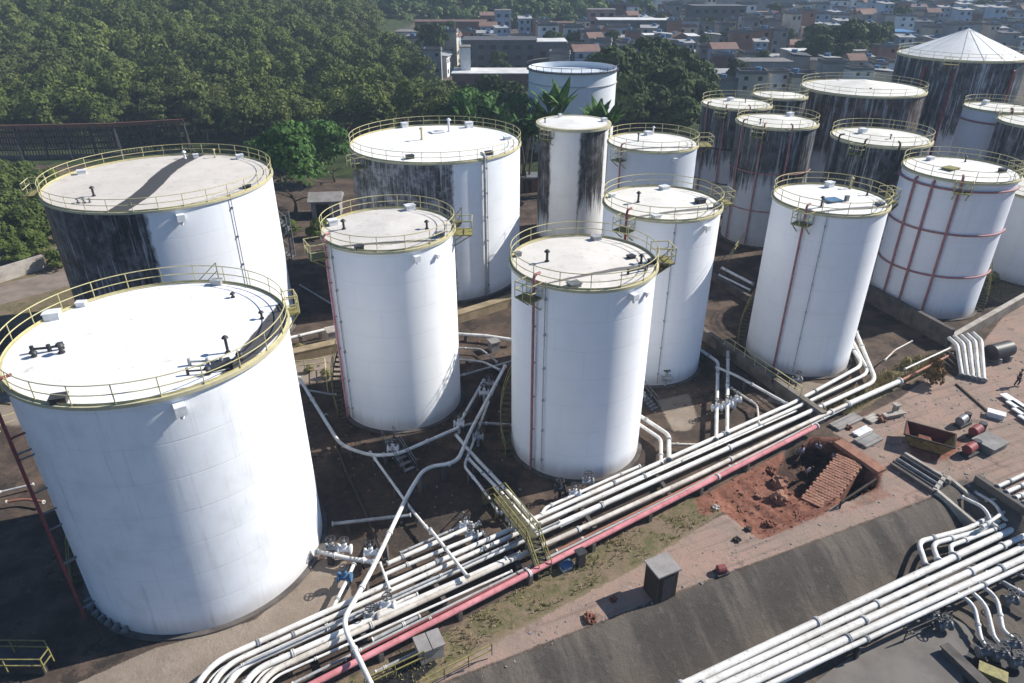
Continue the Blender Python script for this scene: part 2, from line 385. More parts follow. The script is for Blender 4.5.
# ---------------------------------------------------------------- ground: one sheet to the horizon
def axis(lo,hi,st,olo,ohi,g=1.075):
    a=list(np.arange(lo,hi,st)); s=st; x=a[-1]
    while x<ohi: s*=g; s=min(s,60); x+=s; a.append(x)
    s=st; x=lo; b=[]
    while x>olo: s*=g; s=min(s,60); x-=s; b.append(x)
    return np.array(b[::-1]+a)
GX=axis(-40,60,.32,-1500,1700); GY=axis(18,60,.32,-250,2200)
XX,YY=np.meshgrid(GX,GY); ZZ=height(XX,YY)
def ground():
    nx,ny=len(GX),len(GY); me=bpy.data.meshes.new('ground')
    co=np.stack([XX,YY,ZZ],-1).reshape(-1,3)
    i=np.arange(ny-1)[:,None]*nx+np.arange(nx-1)[None,:]
    fs=np.stack([i,i+1,i+nx+1,i+nx],-1).reshape(-1,4)
    me.vertices.add(len(co)); me.vertices.foreach_set('co',co.astype(np.float32).ravel())
    me.loops.add(fs.size); me.loops.foreach_set('vertex_index',fs.astype(np.int32).ravel())
    me.polygons.add(len(fs)); me.polygons.foreach_set('loop_start',np.arange(0,fs.size,4,dtype=np.int32))
    try: me.polygons.foreach_set('loop_total',np.full(len(fs),4,dtype=np.int32))
    except Exception: pass
    me.polygons.foreach_set('use_smooth',np.ones(len(fs),bool))
    P=co[:,:2]
    def m(poly,soft): return np.clip(.5-poly_sdf(P,poly)/(2*soft),0,1)
    grass=np.maximum(m(gp((300,700),(440,634),(520,588),(600,545),(690,497),(706,494),(722,512),(640,566),(540,618),(450,668),(400,715)),.5),
                     m(gp((830,400),(905,362),(950,352),(930,372),(880,398),(850,418)),.6))
    gl=m([(-140,62),(-38,66),(-44,80),(-58,95),(-64,128),(-140,132)],4); grass=np.maximum(grass,gl)
    grass=np.maximum(grass,m(gp((975,282),(1024,262),(1060,250),(1060,275),(1000,305)),.6))
    slope=np.clip(.5+(-poly_sdf(P,LOW)-.1)/1.2,0,1)
    red=np.maximum(m(REDP,.35),.75*m(gp((690,497),(706,490),(722,512),(700,520)),.7))
    red=np.maximum(red,.50*m(gp((880,470),(905,500),(770,545),(750,535),(838,505)),.8))
    red=np.maximum(red,.50*m(gp((905,500),(940,492),(945,512),(900,528),(820,545),(840,525)),.8))
    red=np.maximum(red,.62*m(gp((900,440),(985,430),(960,462),(905,475)),1.0))
    road=np.maximum(m(gp((832,432),(900,398),(935,372),(955,378),(985,340),(1010,308),(1080,290),(1400,280),(1400,640),(1024,508),(978,481),(945,484),(932,497),(905,507),(720,575),(440,683),(300,740),(250,760),(430,672),(560,605),(722,515),(838,505),(880,478),(846,440)),.5),0)
    wood=np.clip((co[:,2]-.05)/.8,0,1)*(P[:,0]<40)*(P[:,1]>140)
    wood=np.maximum(wood,np.clip((P[:,1]-128)/10,0,1)*(P[:,0]<-15))
    wood=np.maximum(wood,np.clip((P[:,1]-118)/10,0,1)*np.clip((P[:,1]<215),0,1)*(P[:,0]>-40)*.9)
    town=np.clip((P[:,1]-190)/15,0,1)*np.clip((P[:,0]+60)/20,0,1)*(1-np.clip((P[:,1]-355)/20,0,1)*(P[:,0]<45))
    wood=np.where(town>.5,0,wood)
    pale=m(gp((-80,700),(40,700),(150,650),(255,620),(320,560),(345,552),(352,600),(210,664),(190,700)),.35)
    pale=np.maximum(pale,m(gp((655,400),(690,392),(700,420),(690,432),(672,432)),.6)*.8)  # sunlit patch of yard put into the soil colour
    pale=np.maximum(pale,.8*m(gp((760,400),(800,380),(840,385),(815,402),(790,408)),.6))  # lit ground near the rack end, painted paler
    pale=np.maximum(pale,.9*m([(-140,45),(-30,48),(-34,60),(-140,62)],1.5))
    pale=np.maximum(pale,.8*m([(-24,52.5),(-16,55),(-14,63),(-26,58)],1.2))  # lit ground left of the slim tank, painted as paler soil
    dark=m(gp((330,455),(420,440),(520,470),(520,505),(470,530),(400,560),(340,545)),1.5)  # tank shadow over the yard, painted as darker soil
    dark=np.maximum(dark,np.maximum(m(HOLE1,.35),m(HOLE2,.3)))  # shade inside both holes put into the soil colour
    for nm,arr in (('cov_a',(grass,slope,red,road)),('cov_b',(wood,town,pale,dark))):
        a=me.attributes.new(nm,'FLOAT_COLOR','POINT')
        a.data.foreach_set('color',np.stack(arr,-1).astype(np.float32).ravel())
    t=NT('ground_cover'); p=t.pos(); X=t.xyz(p)
    n1=t.noise(p,.35,6,.65); n2=t.noise(p,1.7,5,.7); n3=t.noise(p,7.0,4,.7); big=t.noise(p,.06,4)
    A=t.n('ShaderNodeAttribute',attribute_name='cov_a'); B=t.n('ShaderNodeAttribute',attribute_name='cov_b')
    def sep(at):
        s=t.n('ShaderNodeSeparateColor'); t.l(at.outputs['Color'],s.inputs[0]); return [s.outputs[0],s.outputs[1],s.outputs[2],at.outputs['Alpha']]
    a=sep(A); b=sep(B)
    def msk(v,w=.55):
        q=t.math('ADD',v,t.math('MULTIPLY',t.math('SUBTRACT',n2,.5),w)); q=t.math('ADD',q,t.math('MULTIPLY',t.math('SUBTRACT',n3,.5),.25))
        return t.ramp(q,.42,.58)
    soil=t.mix(t.ramp(n1,.38,.66),(.056,.043,.035),(.120,.085,.064)); soil=t.mix(t.ramp(n2,.45,.75,0,.55),soil,(.038,.031,.027))
    soil=t.mix(t.ramp(n3,.6,.8,0,.4),soil,(.19,.155,.125))
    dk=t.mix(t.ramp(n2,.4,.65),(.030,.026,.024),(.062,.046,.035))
    soil=t.mix(t.ramp(t.noise(p,.28,6,.75),.56,.62,0,.7),soil,(.024,.022,.021)); soil=t.mix(t.ramp(t.noise(p,.9,6,.8),.60,.66,0,.6),soil,(.17,.125,.09))
    c=soil
    pal=t.mix(t.ramp(n1,.35,.65),(.205,.165,.130),(.265,.218,.175)); pal=t.mix(t.ramp(n2,.52,.75,0,.6),pal,(.145,.112,.088))
    c=t.mix(msk(b[2],.3),c,pal)
    rd=t.mix(t.ramp(n1,.35,.65),(.30,.205,.165),(.24,.185,.150)); rd=t.mix(t.ramp(n2,.5,.75,0,.7),rd,(.175,.130,.105)); rd=t.mix(t.ramp(n3,.58,.8,0,.35),rd,(.36,.29,.24))
    rr=t.n('ShaderNodeVectorRotate',rotation_type='Z_AXIS'); t.l(p,rr.inputs['Vector']); rr.inputs['Angle'].default_value=-math.radians(23.4)
    trk=t.noise(t.map(rr.outputs[0],(.05,1,.1)),1.5,4,.6); rd=t.mix(t.ramp(trk,.50,.66,0,.6),rd,(.16,.12,.098)); rd=t.mix(t.ramp(t.noise(p,.5,6,.75),.57,.64,0,.6),rd,(.105,.082,.070))
    c=t.mix(msk(a[3],.4),c,rd)
    gr=t.mix(t.ramp(n2,.35,.65),(.085,.090,.036),(.185,.140,.088)); gr=t.mix(t.ramp(n1,.48,.60,0,.75),gr,(.20,.145,.105)); gr=t.mix(t.ramp(n3,.45,.75,0,.6),gr,(.23,.18,.115))
    c=t.mix(t.math('MULTIPLY',msk(a[0],1.0),.9),c,gr)
    rs=t.noise(t.map(p,(1,1,.4)),1.0,5)
    rdx=t.mix(t.ramp(n2,.35,.65),(.155,.064,.043),(.225,.108,.075)); rdx=t.mix(t.ramp(n3,.5,.75,0,.6),rdx,(.085,.036,.025))
    c=t.mix(msk(a[2],.35),c,rdx)
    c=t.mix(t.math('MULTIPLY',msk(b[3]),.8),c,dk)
    # bitumen coated slope with runs down the fall line
    rot=t.n('ShaderNodeVectorRotate',rotation_type='Z_AXIS'); t.l(p,rot.inputs['Vector']); rot.inputs['Angle'].default_value=-math.radians(23.4)
    st=t.map(rot.outputs[0],(1,.14,.14))
    r1=t.noise(st,1.1,6,.7); r2=t.noise(st,4.5,4,.7)
    sl=t.mix(t.ramp(r1,.35,.68),(.098,.083,.070),(.140,.118,.098)); sl=t.mix(t.ramp(t.noise(st,.45,5,.6),.44,.58,0,.85),sl,(.060,.052,.046)); sl=t.mix(t.ramp(r2,.52,.75,0,.35),sl,(.058,.051,.045)); sl=t.mix(t.ramp(n1,.45,.65,0,.55),sl,(.098,.086,.074)); sl=t.mix(t.ramp(n2,.52,.75,0,.5),sl,(.165,.145,.122)); sl=t.mix(t.ramp(t.noise(p,.8,7,.8),.60,.66,0,.55),sl,(.05,.044,.038)); sl=t.mix(t.ramp(n3,.6,.75,0,.4),sl,(.19,.165,.14))
    c=t.mix(msk(a[1],.5),c,sl)
    wd=t.mix(t.ramp(n1,.4,.6),(.020,.032,.012),(.045,.060,.022)); c=t.mix(msk(b[0],.5),c,wd)
    tw=t.mix(t.ramp(n1,.4,.6),(.06,.056,.05),(.13,.10,.08)); tw=t.mix(t.ramp(big,.5,.6,0,.6),tw,(.04,.06,.03)); c=t.mix(msk(b[1],.4),c,tw)
    t.col(c,.95); t.b.inputs['Specular IOR Level'].default_value=.15
    t.bump(t.math('ADD',t.math('MULTIPLY',n2,1.0),t.math('MULTIPLY',n3,.5)),.55,.12)
    me.materials.append(t.m); me.update(calc_edges=True)
    o=bpy.data.objects.new('ground',me); COL.objects.link(o); tag(o,kind='structure')
ground()
# ---------------------------------------------------------------- tanks
def ang_px(T,px,z=None,front=True):
    """angle on a tank's shell seen at pixel column px (side facing the camera)"""
    X,Y,R,H=T; z=H if z is None else z; best=None
    base=math.atan2(-Y,-X)
    for i in range(-85,86):
        a=base+math.radians(i*1.0)
        q=PJ(X+R*math.cos(a),Y+R*math.sin(a),z)[0]
        if best is None or abs(q-px)<best[0]: best=(abs(q-px),a)
    return best[1]
def at(T,a,r,z): return Vector((T[0]+r*math.cos(a),T[1]+r*math.sin(a),z))
ROOF_H={}
def tank(name,label,T,shell,roof,cone=.3,rail=True,rimw=.16,post=1.9,rim='cream_rim',ring=True,railh=1.1,rr=.030,group='storage tanks'):
    X,Y,R,H=T
    root=thing(name,label,'storage tank',(X,Y,0),group)
    m=MB(); m.lathe([(R,.12),(R,H-.12),(R+.07,H-.12),(R+.07,H),(R-.05,H)],112,(X,Y,0)); m.build('shell',shell,root)
    m=MB(); m.lathe([(R-.04,H-.01)]+[(R*k,H-.01+cone*(1-k)) for k in (.8,.6,.4,.2)]+[(.02,H+cone)],112,(X,Y,0)); m.build('roof',roof,root)
    m=MB(); m.lathe([(R+.34,0.0),(R+.32,.12),(R+.01,.14)],80,(X,Y,0)); m.build('foundation_ring',M['concrete_dark'],root)
    if ring:
        m=MB(); m.lathe([(R+.072,H-rimw),(R+rimw,H-rimw),(R+rimw,H+.03),(R-.10,H+.05),(R-.10,H+.01)],112,(X,Y,0)); m.build('rim_band',M[rim],root)
    if rail:
        m=MB(); n=max(14,int(2*PI*R/post))
        for k in range(n):
            a=2*PI*k/n; p=at(T,a,R+.05,H+.03); m.tube([p,p+Vector((0,0,railh))],rr,6)
        for h in (railh,railh*.52):
            N=96; ring_=[at(T,2*PI*k/N,R+.05,H+.03+h) for k in range(N+1)]
            m.tube(ring_,rr,6,caps=False)
        m.lathe([(R+.02,H+.03),(R+.02,H+.16)],96,(X,Y,0))
        m.build('railing',M['yellow'],root)
    ROOF_H[root.name]=(H,cone)
    return root
def rz(T,cone,r): return T[3]-.01+cone*(1-r/T[2])
def roof_pt(T,px,py,cone=.3):
    p=G(px,py,T[3]+.1); r=math.hypot(p.x-T[0],p.y-T[1]); r=min(r,T[2]-.25)
    a=math.atan2(p.y-T[1],p.x-T[0]); return Vector((T[0]+r*math.cos(a),T[1]+r*math.sin(a),rz(T,cone,r)))
def vent(root,T,px,py,h=.9,r=.10,mat='dark_steel',cone=.3):
    """gooseneck pressure vent with a cowl"""
    h*=.8; r*=.72; p=roof_pt(T,px,py,cone); m=MB()
    m.cyl(p,r*1.7,.08,12); m.cyl(p,r,h,10); m.cyl(p+Vector((0,0,h)),r*2.4,r*1.2,12,r*1.6); m.cyl(p+Vector((0,0,h+r*1.2)),r*1.6,r*.8,12,r*.4)
    m.build('roof_vent',M[mat],root)
def hatch(root,T,px,py,s=.9,h=.45,mat='white_metal',rz_=.5,cone=.3):
    s*=.85; h*=.8; p=roof_pt(T,px,py,cone); m=MB(); m.box(p+Vector((0,0,h/2)),(s,s*.8,h),rz_); m.box(p+Vector((0,0,h+.04)),(s*1.12,s*.92,.07),rz_); m.build('roof_hatch',M[mat],root)
def pipe_on_roof(root,T,pts,r=.06,mat='steel',cone=.3):
    m=MB(); P=[roof_pt(T,x,y,cone)+Vector((0,0,.22)) for x,y in pts]
    m.tube(P,r,8)
    for p in P: m.cyl(p-Vector((0,0,.24)),r*1.5,.42,8)
    m.build('roof_pipe',M[mat],root)
def foam(root,T,px,zt=.75,s=.62):
    """white foam chamber box fixed under the rim with its down pipe"""
    a=ang_px(T,px,T[3]-zt); p=at(T,a,T[2]+s*.45,T[3]-zt); m=MB()
    m.box(p,(s,s*.9,s*.85),a); m.tube([p,p-Vector((0,0,s*.9))],s*.18,8); m.tube([p,at(T,a,T[2]-.02,T[3]-zt)],s*.25,8)
    m.build('foam_chamber',M['white_metal'],root)
def riser(root,T,a,mat='red_pipe',r=.10,z0=.2,z1=None,off=.26,clips=6):
    z1=z1 or T[3]+.55
    m=MB(); m.tube([at(T,a,T[2]+off,z0),at(T,a,T[2]+off,z1),at(T,a,T[2]-.35,z1+.02)],r,8,fillet=.3)
    pp=m.build('riser_pipe',M[mat],root)
    for k in range(clips):
        c=MB(); z=z0+.8+(z1-z0-1.8)*k/(clips-1); c.bar(at(T,a,T[2]-.01,z),at(T,a,T[2]+off+.05,z),.09,.07); c.build('clip',M['steel'],pp)
def gauge(root,T,a,z0=.4,mat='grey_pipe',off=.13):
    m=MB(); m.tube([at(T,a,T[2]+off,z0),at(T,a,T[2]+off,T[3]+.3)],.035,6)
    for k in range(6):
        z=z0+1+(T[3]-z0-2)*k/5; m.box(at(T,a,T[2]+off*.6,z),(.22,.12,.16),a)
    m.build('gauge_line',M[mat],root)
def hoop(root,T,z,a0,a1,mat='red_faded',r=.07,off=.16):
    n=40; m=MB(); m.tube([at(T,a0+(a1-a0)*k/n,T[2]+off,z) for k in range(n+1)],r,8); m.build('cooling_ring',M[mat],root)
def platform(root,T,a,w=1.5,d=1.15,drop=.75,mat='olive'):
    """small railed service platform hung outside the rim"""
    X,Y,R,H=T; z=H-drop; er=Vector((math.cos(a),math.sin(a),0)); et=Vector((-er.y,er.x,0))
    c=at(T,a,R+d/2+.05,z); m=MB(); m.box(c,(d,w,.09),a)
    for s in (-1,1):
        m.bar(at(T,a,R,z-.9)+et*(s*w*.4),c+et*(s*w*.4)+er*(d*.45)-Vector((0,0,.04)),.07)
    dk=m.build('platform',M[mat],root); q=MB()
    cs=[c+er*(d/2*i)+et*(w/2*j) for i,j in ((-1,-1),(1,-1),(1,1),(-1,1))]
    for p in cs+[c+er*(d/2)]: q.bar(p,p+Vector((0,0,1.15)),.055)
    for h in (.6,1.15):
        for i in range(3): q.bar(cs[i]+Vector((0,0,h)),cs[i+1]+Vector((0,0,h)),.055)
    q.build('guard_rail',M['yellow'],dk)
def stair(root,T,a0,a1,z0=.2,z1=None,w=.7,mat='olive_dark',railmat='olive'):
    """spiral stair round the shell from angle a0 at the foot to a1 at the top"""
    X,Y,R,H=T; z1=z1 or H-.1; n=int(abs(z1-z0)/.28); m=MB(); q=MB()
    inn=[];out=[]
    for k in range(n+1):
        f=k/n; a=a0+(a1-a0)*f; z=z0+(z1-z0)*f
        m.box(at(T,a,R+.18+w/2,z),(w,.30,.05),a)
        inn.append(at(T,a,R+.18,z-.05)); out.append(at(T,a,R+.18+w,z-.05))
        if k%5==0: q.bar(out[-1],out[-1]+Vector((0,0,1.15)),.05)
    for i in range(n):
        m.bar(out[i],out[i+1],.05,.2); m.bar(inn[i],inn[i+1],.05,.2)
        for h in (.6,1.15): q.bar(out[i]+Vector((0,0,h)),out[i+1]+Vector((0,0,h)),.05)
    st=m.build('spiral_stair',M[mat],root); q.build('hand_rail',M[railmat],st)
def landing(root,T,a,w=1.3,d=1.2,drop=.05): platform(root,T,a,w,d,drop)
R34=34.0
A_=(-19.96,34.24,7.17,15.84); B_=(-33.3,65.6,9.96,15.84); C_=(-8.74,81.3,9.66,15.84); D_=(-9.62,51.95,5.07,15.8)
E_=(5.03,45.8,5.07,15.57); F_=(13.02,58.9,5.0,15.7); H_=(28.1,60.1,4.76,15.64); K_=(46.9,72.7,5.37,14.96)
def front(T): return math.atan2(-T[1],-T[0])
CREAM=(.62,.59,.54)
# --- A
ru=lambda p,q:(p,q)
def roof_band(T,pts,side,width,curve=0,taper=0):
    """strip on the roof through two pixels (object space angle and offsets)"""
    p,q=[G(x,y,T[3]+.1) for x,y in pts]; p=Vector((p.x-T[0],p.y-T[1])); q=Vector((q.x-T[0],q.y-T[1]))
    d=(q-p).normalized(); n=Vector((d.y,-d.x))
    if n.dot(Vector((side[0],side[1])))<0: n=-n
    c=n.dot(p); return (math.atan2(n.y,n.x),c,c+width,curve,taper)
t=tank('storage_tank','largest white tank at front left with a bright white roof and yellow railing',A_,
    shell_mat('tank_paint_front',15.84,7.17,(.83,.845,.87),dirt=1.0),roof_mat('roof_bright',(.80,.80,.80),(.72,.72,.72),roof_band(A_,[(226,360),(284,306)],(1,0),1.25,0,-.12),(.035,.033,.035)))
hatch(t,A_,52,317,.95,.5,rz_=.3); hatch(t,A_,70,300,.6,.3,rz_=.2); hatch(t,A_,217,283,.7,.35,'grey_pipe',.1); vent(t,A_,262,318,.5); vent(t,A_,233,297,.3)
vent(t,A_,228,352,1.1,.11); hatch(t,A_,222,365,1.0,.2,'dark_steel',.6); hatch(t,A_,57,402,.8,.35,'dark_steel',.3)
pipe_on_roof(t,A_,[(33,352),(50,351),(63,349)],.07,'dark_steel'); vent(t,A_,62,353,.55,.14); vent(t,A_,34,356,.3,.12)
pipe_on_roof(t,A_,[(190,365),(208,364),(222,363)],.06,'grey_pipe'); pipe_on_roof(t,A_,[(188,374),(210,372),(232,368)],.05,'dark_steel'); vent(t,A_,208,373,.4,.11); vent(t,A_,240,358,.4,.12)
foam(t,A_,178,.75,.6)
aL=front(A_)-math.radians(84)
riser(t,A_,ang_px(A_,62,8)-math.radians(4),'red_pipe',.085,.2,None,.75,5); riser(t,A_,ang_px(A_,62,8)-math.radians(6),'red_pipe',.06,3.5,13,.75,4)
platform(t,A_,ang_px(A_,0,15.5),2.4,1.6,.5); platform(t,A_,math.radians(28),1.0,.7,.3)
stair(t,A_,front(A_)-math.radians(96),front(A_)-math.radians(215),.2)
for k in range(7):
    a=front(A_)-math.radians(78-k*5)
    m=MB(); m.cyl(at(A_,a,7.35,.16),.14,.35,10); m.tube([at(A_,a,7.1,.45),at(A_,a,7.6,.45)],.09,8); m.build('nozzle',M['steel'],t)
# --- B
t=tank('storage_tank','wide tank at far left with tarred black shell and dark band across its beige roof',B_,
    shell_mat('tank_paint_tarred_left',15.84,9.96,(.78,.80,.83),[(ang_px(B_,38,8)-.5,ang_px(B_,151,13.5),-3)],dirt=.3,darkc=(.011,.012,.016),mot=.12),
    roof_mat('roof_beige_band',(.58,.535,.48),(.50,.46,.41),roof_band(B_,[(105,209),(181,160)],(1,0),1.7,.5,0),(.032,.032,.034)))
hatch(t,B_,82,173,.9,.4); hatch(t,B_,240,158,.8,.5); hatch(t,B_,196,157,.6,.4); vent(t,B_,94,196,.9,.13); vent(t,B_,215,157,1.0,.1,'yellow'); hatch(t,B_,247,187,.8,.25,'dark_steel',.3)
vent(t,B_,185,158,.8,.14,'white_metal')
for x in (78,84,90): vent(t,B_,x,202,.35,.1,'steel')
foam(t,B_,180,.8,.7); gauge(t,B_,ang_px(B_,237,12),.4,'steel'); platform(t,B_,math.radians(196),2.2,1.4,.4)
# --- C
t=tank('storage_tank','wide white-roofed tank behind the others with black tar on the left of its shell',C_,
    shell_mat('tank_paint_tarred_front',15.84,9.66,(.80,.82,.84),[(front(C_)-1.7,ang_px(C_,453,12),-3)],dirt=.3,darkc=(.03,.03,.032),mot=.3),
    roof_mat('roof_white',(.80,.79,.76),(.70,.69,.66)))
hatch(t,C_,403,126,.9,.7); hatch(t,C_,469,127,1.0,.8); vent(t,C_,422,141,1.5,.16,'yellow'); vent(t,C_,449,132,1.7,.18,'white_metal'); hatch(t,C_,410,158,.9,.4,'dark_steel'); hatch(t,C_,489,154,.9,.4,'dark_steel'); hatch(t,C_,437,133,1.8,.12,'white_metal'); hatch(t,C_,507,139,.9,.4)
gauge(t,C_,ang_px(C_,487,9),.4,'steel',.2); platform(t,C_,ang_px(C_,362,15),1.8,1.3,1.1)
riser(t,C_,ang_px(C_,484,9),'grey_pipe',.14,.2)
# --- D
t=tank('storage_tank','slim white tank left of the middle with beige roof and yellow landings at both sides',D_,
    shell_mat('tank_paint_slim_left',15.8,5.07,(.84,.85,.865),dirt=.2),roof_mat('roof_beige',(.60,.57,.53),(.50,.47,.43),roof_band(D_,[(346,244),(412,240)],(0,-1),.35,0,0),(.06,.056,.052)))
vent(t,D_,344,229,.8,.13); vent(t,D_,427,229,.7,.12); hatch(t,D_,333,224,.8,.5); hatch(t,D_,410,209,.9,.5); hatch(t,D_,359,248,.7,.3,'dark_steel'); hatch(t,D_,440,236,.7,.4,'steel')
foam(t,D_,415,.7,.5); foam(t,D_,436,1.0,.3)
a=ang_px(D_,330,14); platform(t,D_,a-.12,1.8,1.3,1.2); riser(t,D_,a,'pink_pipe',.09,.2,None,.2); gauge(t,D_,ang_px(D_,341,10))
landing(t,D_,math.radians(2),1.5,1.4,.4); stair(t,D_,front(D_)-math.radians(70),front(D_)-math.radians(70+190))
# --- E
t=tank('storage_tank','white tank nearest the main pipe rack, with cream roof and red riser on its left',E_,
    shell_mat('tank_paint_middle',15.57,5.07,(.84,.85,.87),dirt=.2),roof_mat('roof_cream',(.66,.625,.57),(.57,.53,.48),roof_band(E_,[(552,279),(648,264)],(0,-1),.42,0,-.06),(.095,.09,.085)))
vent(t,E_,547,262,.9,.13); vent(t,E_,641,263,.7,.12); hatch(t,E_,596,239,.8,.35,'grey_pipe'); hatch(t,E_,631,258,.6,.2,'dark_steel'); hatch(t,E_,574,285,.9,.25,'steel'); hatch(t,E_,652,262,.6,.3,'dark_steel'); hatch(t,E_,518,255,.5,.3,'steel')
pipe_on_roof(t,E_,[(628,274),(645,270)],.06,'dark_steel')
foam(t,E_,632,.75,.5); foam(t,E_,645,1.0,.3)
a=ang_px(E_,534,14); platform(t,E_,a,1.4,1.1,1.0); riser(t,E_,a+.03,'red_faded',.10,.2); gauge(t,E_,ang_px(E_,545,10))
landing(t,E_,math.radians(8),1.6,1.3,.3); stair(t,E_,front(E_)-math.radians(62),front(E_)-math.radians(62+205))
# --- F
t=tank('storage_tank','white tank with cream roof standing right behind the middle tank',F_,
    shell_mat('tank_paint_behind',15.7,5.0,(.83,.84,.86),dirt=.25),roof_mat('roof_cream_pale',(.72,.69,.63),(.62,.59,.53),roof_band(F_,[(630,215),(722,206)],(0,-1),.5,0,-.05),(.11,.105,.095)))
vent(t,F_,638,203,1.0,.13); hatch(t,F_,700,203,.9,.4,'dark_steel'); hatch(t,F_,717,207,.6,.4,'steel'); hatch(t,F_,664,189,.9,.35); hatch(t,F_,612,196,.6,.3); hatch(t,F_,656,217,.8,.3)
foam(t,F_,705,.8,.45); a=ang_px(F_,627,14.5); platform(t,F_,a,1.4,1.1,1.1); riser(t,F_,a,'red_pipe',.1); gauge(t,F_,ang_px(F_,667,9)); landing(t,F_,math.radians(10),1.4,1.3,.3)
# --- H
t=tank('storage_tank','leaning-looking white tank right of centre with white roof and one red riser',H_,
    shell_mat('tank_paint_right',15.64,4.76,(.82,.835,.86),dirt=.25),roof_mat('roof_white_b',(.78,.76,.72),(.68,.66,.62),roof_band(H_,[(800,211),(890,205)],(0,-1),.45,0,-.04),(.10,.10,.098)))
vent(t,H_,821,207,1.0,.12); hatch(t,H_,829,187,.8,.6); vent(t,H_,850,188,1.2,.12,'yellow'); vent(t,H_,867,195,.9,.1); hatch(t,H_,832,202,1.4,.1,'blue_paint',.3); hatch(t,H_,880,204,.8,.2,'steel'); hatch(t,H_,846,202,.4,.5,'steel')
a=ang_px(H_,803,14); platform(t,H_,a,1.4,1.1,1.0); riser(t,H_,a,'red_faded',.10); gauge(t,H_,ang_px(H_,818,12)); landing(t,H_,math.radians(6),1.3,1.2,.3)
stair(t,H_,front(H_)-math.radians(75),front(H_)-math.radians(75+180))
# --- K
t=tank('storage_tank','white tank at right crossed by a grid of dull red pipes',K_,
    shell_mat('tank_paint_grid',14.96,5.37,(.72,.745,.79),dirt=.35),roof_mat('roof_white_c',(.76,.74,.70),(.62,.60,.55)))
for px in (908,925,950): riser(t,K_,ang_px(K_,px+0,11),'red_faded',.13,.2,14.6 if px!=950 else None)
for z in (14.1,9.6,5.0): hoop(t,K_,z,front(K_)-1.5,front(K_)+1.5,r=.11)
a=ang_px(K_,962,14.2); platform(t,K_,a,1.5,1.1,.9); vent(t,K_,965,162,.6); hatch(t,K_,1002,172,.8,.4,'dark_steel'); hatch(t,K_,930,160,.8,.4); hatch(t,K_,950,170,1.6,.12,'leaf' if 0 else 'olive'); landing(t,K_,math.radians(0),1.4,1.3,.4)
stair(t,K_,math.radians(-30),math.radians(60))
# --- narrow G
G_=(8.2,95.5,4.66,15.3)
t=tank('storage_tank','narrow tank of black and white upright stripes in front of the far round open tank',G_,
    shell_mat('tank_paint_striped',15.3,4.66,(.68,.68,.68),[(ang_px(G_,530,10)-.4,ang_px(G_,550,10),2),(ang_px(G_,579,10),ang_px(G_,603,10),5)],dirt=.6,darkc=(.02,.018,.018),mot=.12),roof_mat('roof_narrow',(.70,.69,.66),(.6,.58,.54)),rail=False,rimw=.35,rim='cream_rim')
hatch(t,G_,604,121,.8,.5); hatch(t,G_,560,117,.5,.5); platform(t,G_,ang_px(G_,550,14),1.4,1.1,1.3); vent(t,G_,545,122,.6)
# --- small I
I_=(16.3,82,5.1,15.7)
t=tank('storage_tank','small grey-white tank with pale red riser beside the narrow black and white striped tank',I_,
    shell_mat('tank_paint_small',15.7,5.1,(.55,.58,.62),dirt=.4),roof_mat('roof_small',(.74,.72,.68),(.62,.60,.55),roof_band(I_,[(632,148),(694,146)],(0,-1),.5,0,0),(.09,.085,.08)))
vent(t,I_,638,142,1.0); hatch(t,I_,648,135,.9,.5); vent(t,I_,653,134,1.0,.12,'white_metal'); foam(t,I_,674,.8,.5); platform(t,I_,ang_px(I_,622,14.5),1.4,1.1,1.2); riser(t,I_,ang_px(I_,620,12),'red_faded',.1); landing(t,I_,math.radians(0),2.2,1.6,.3)
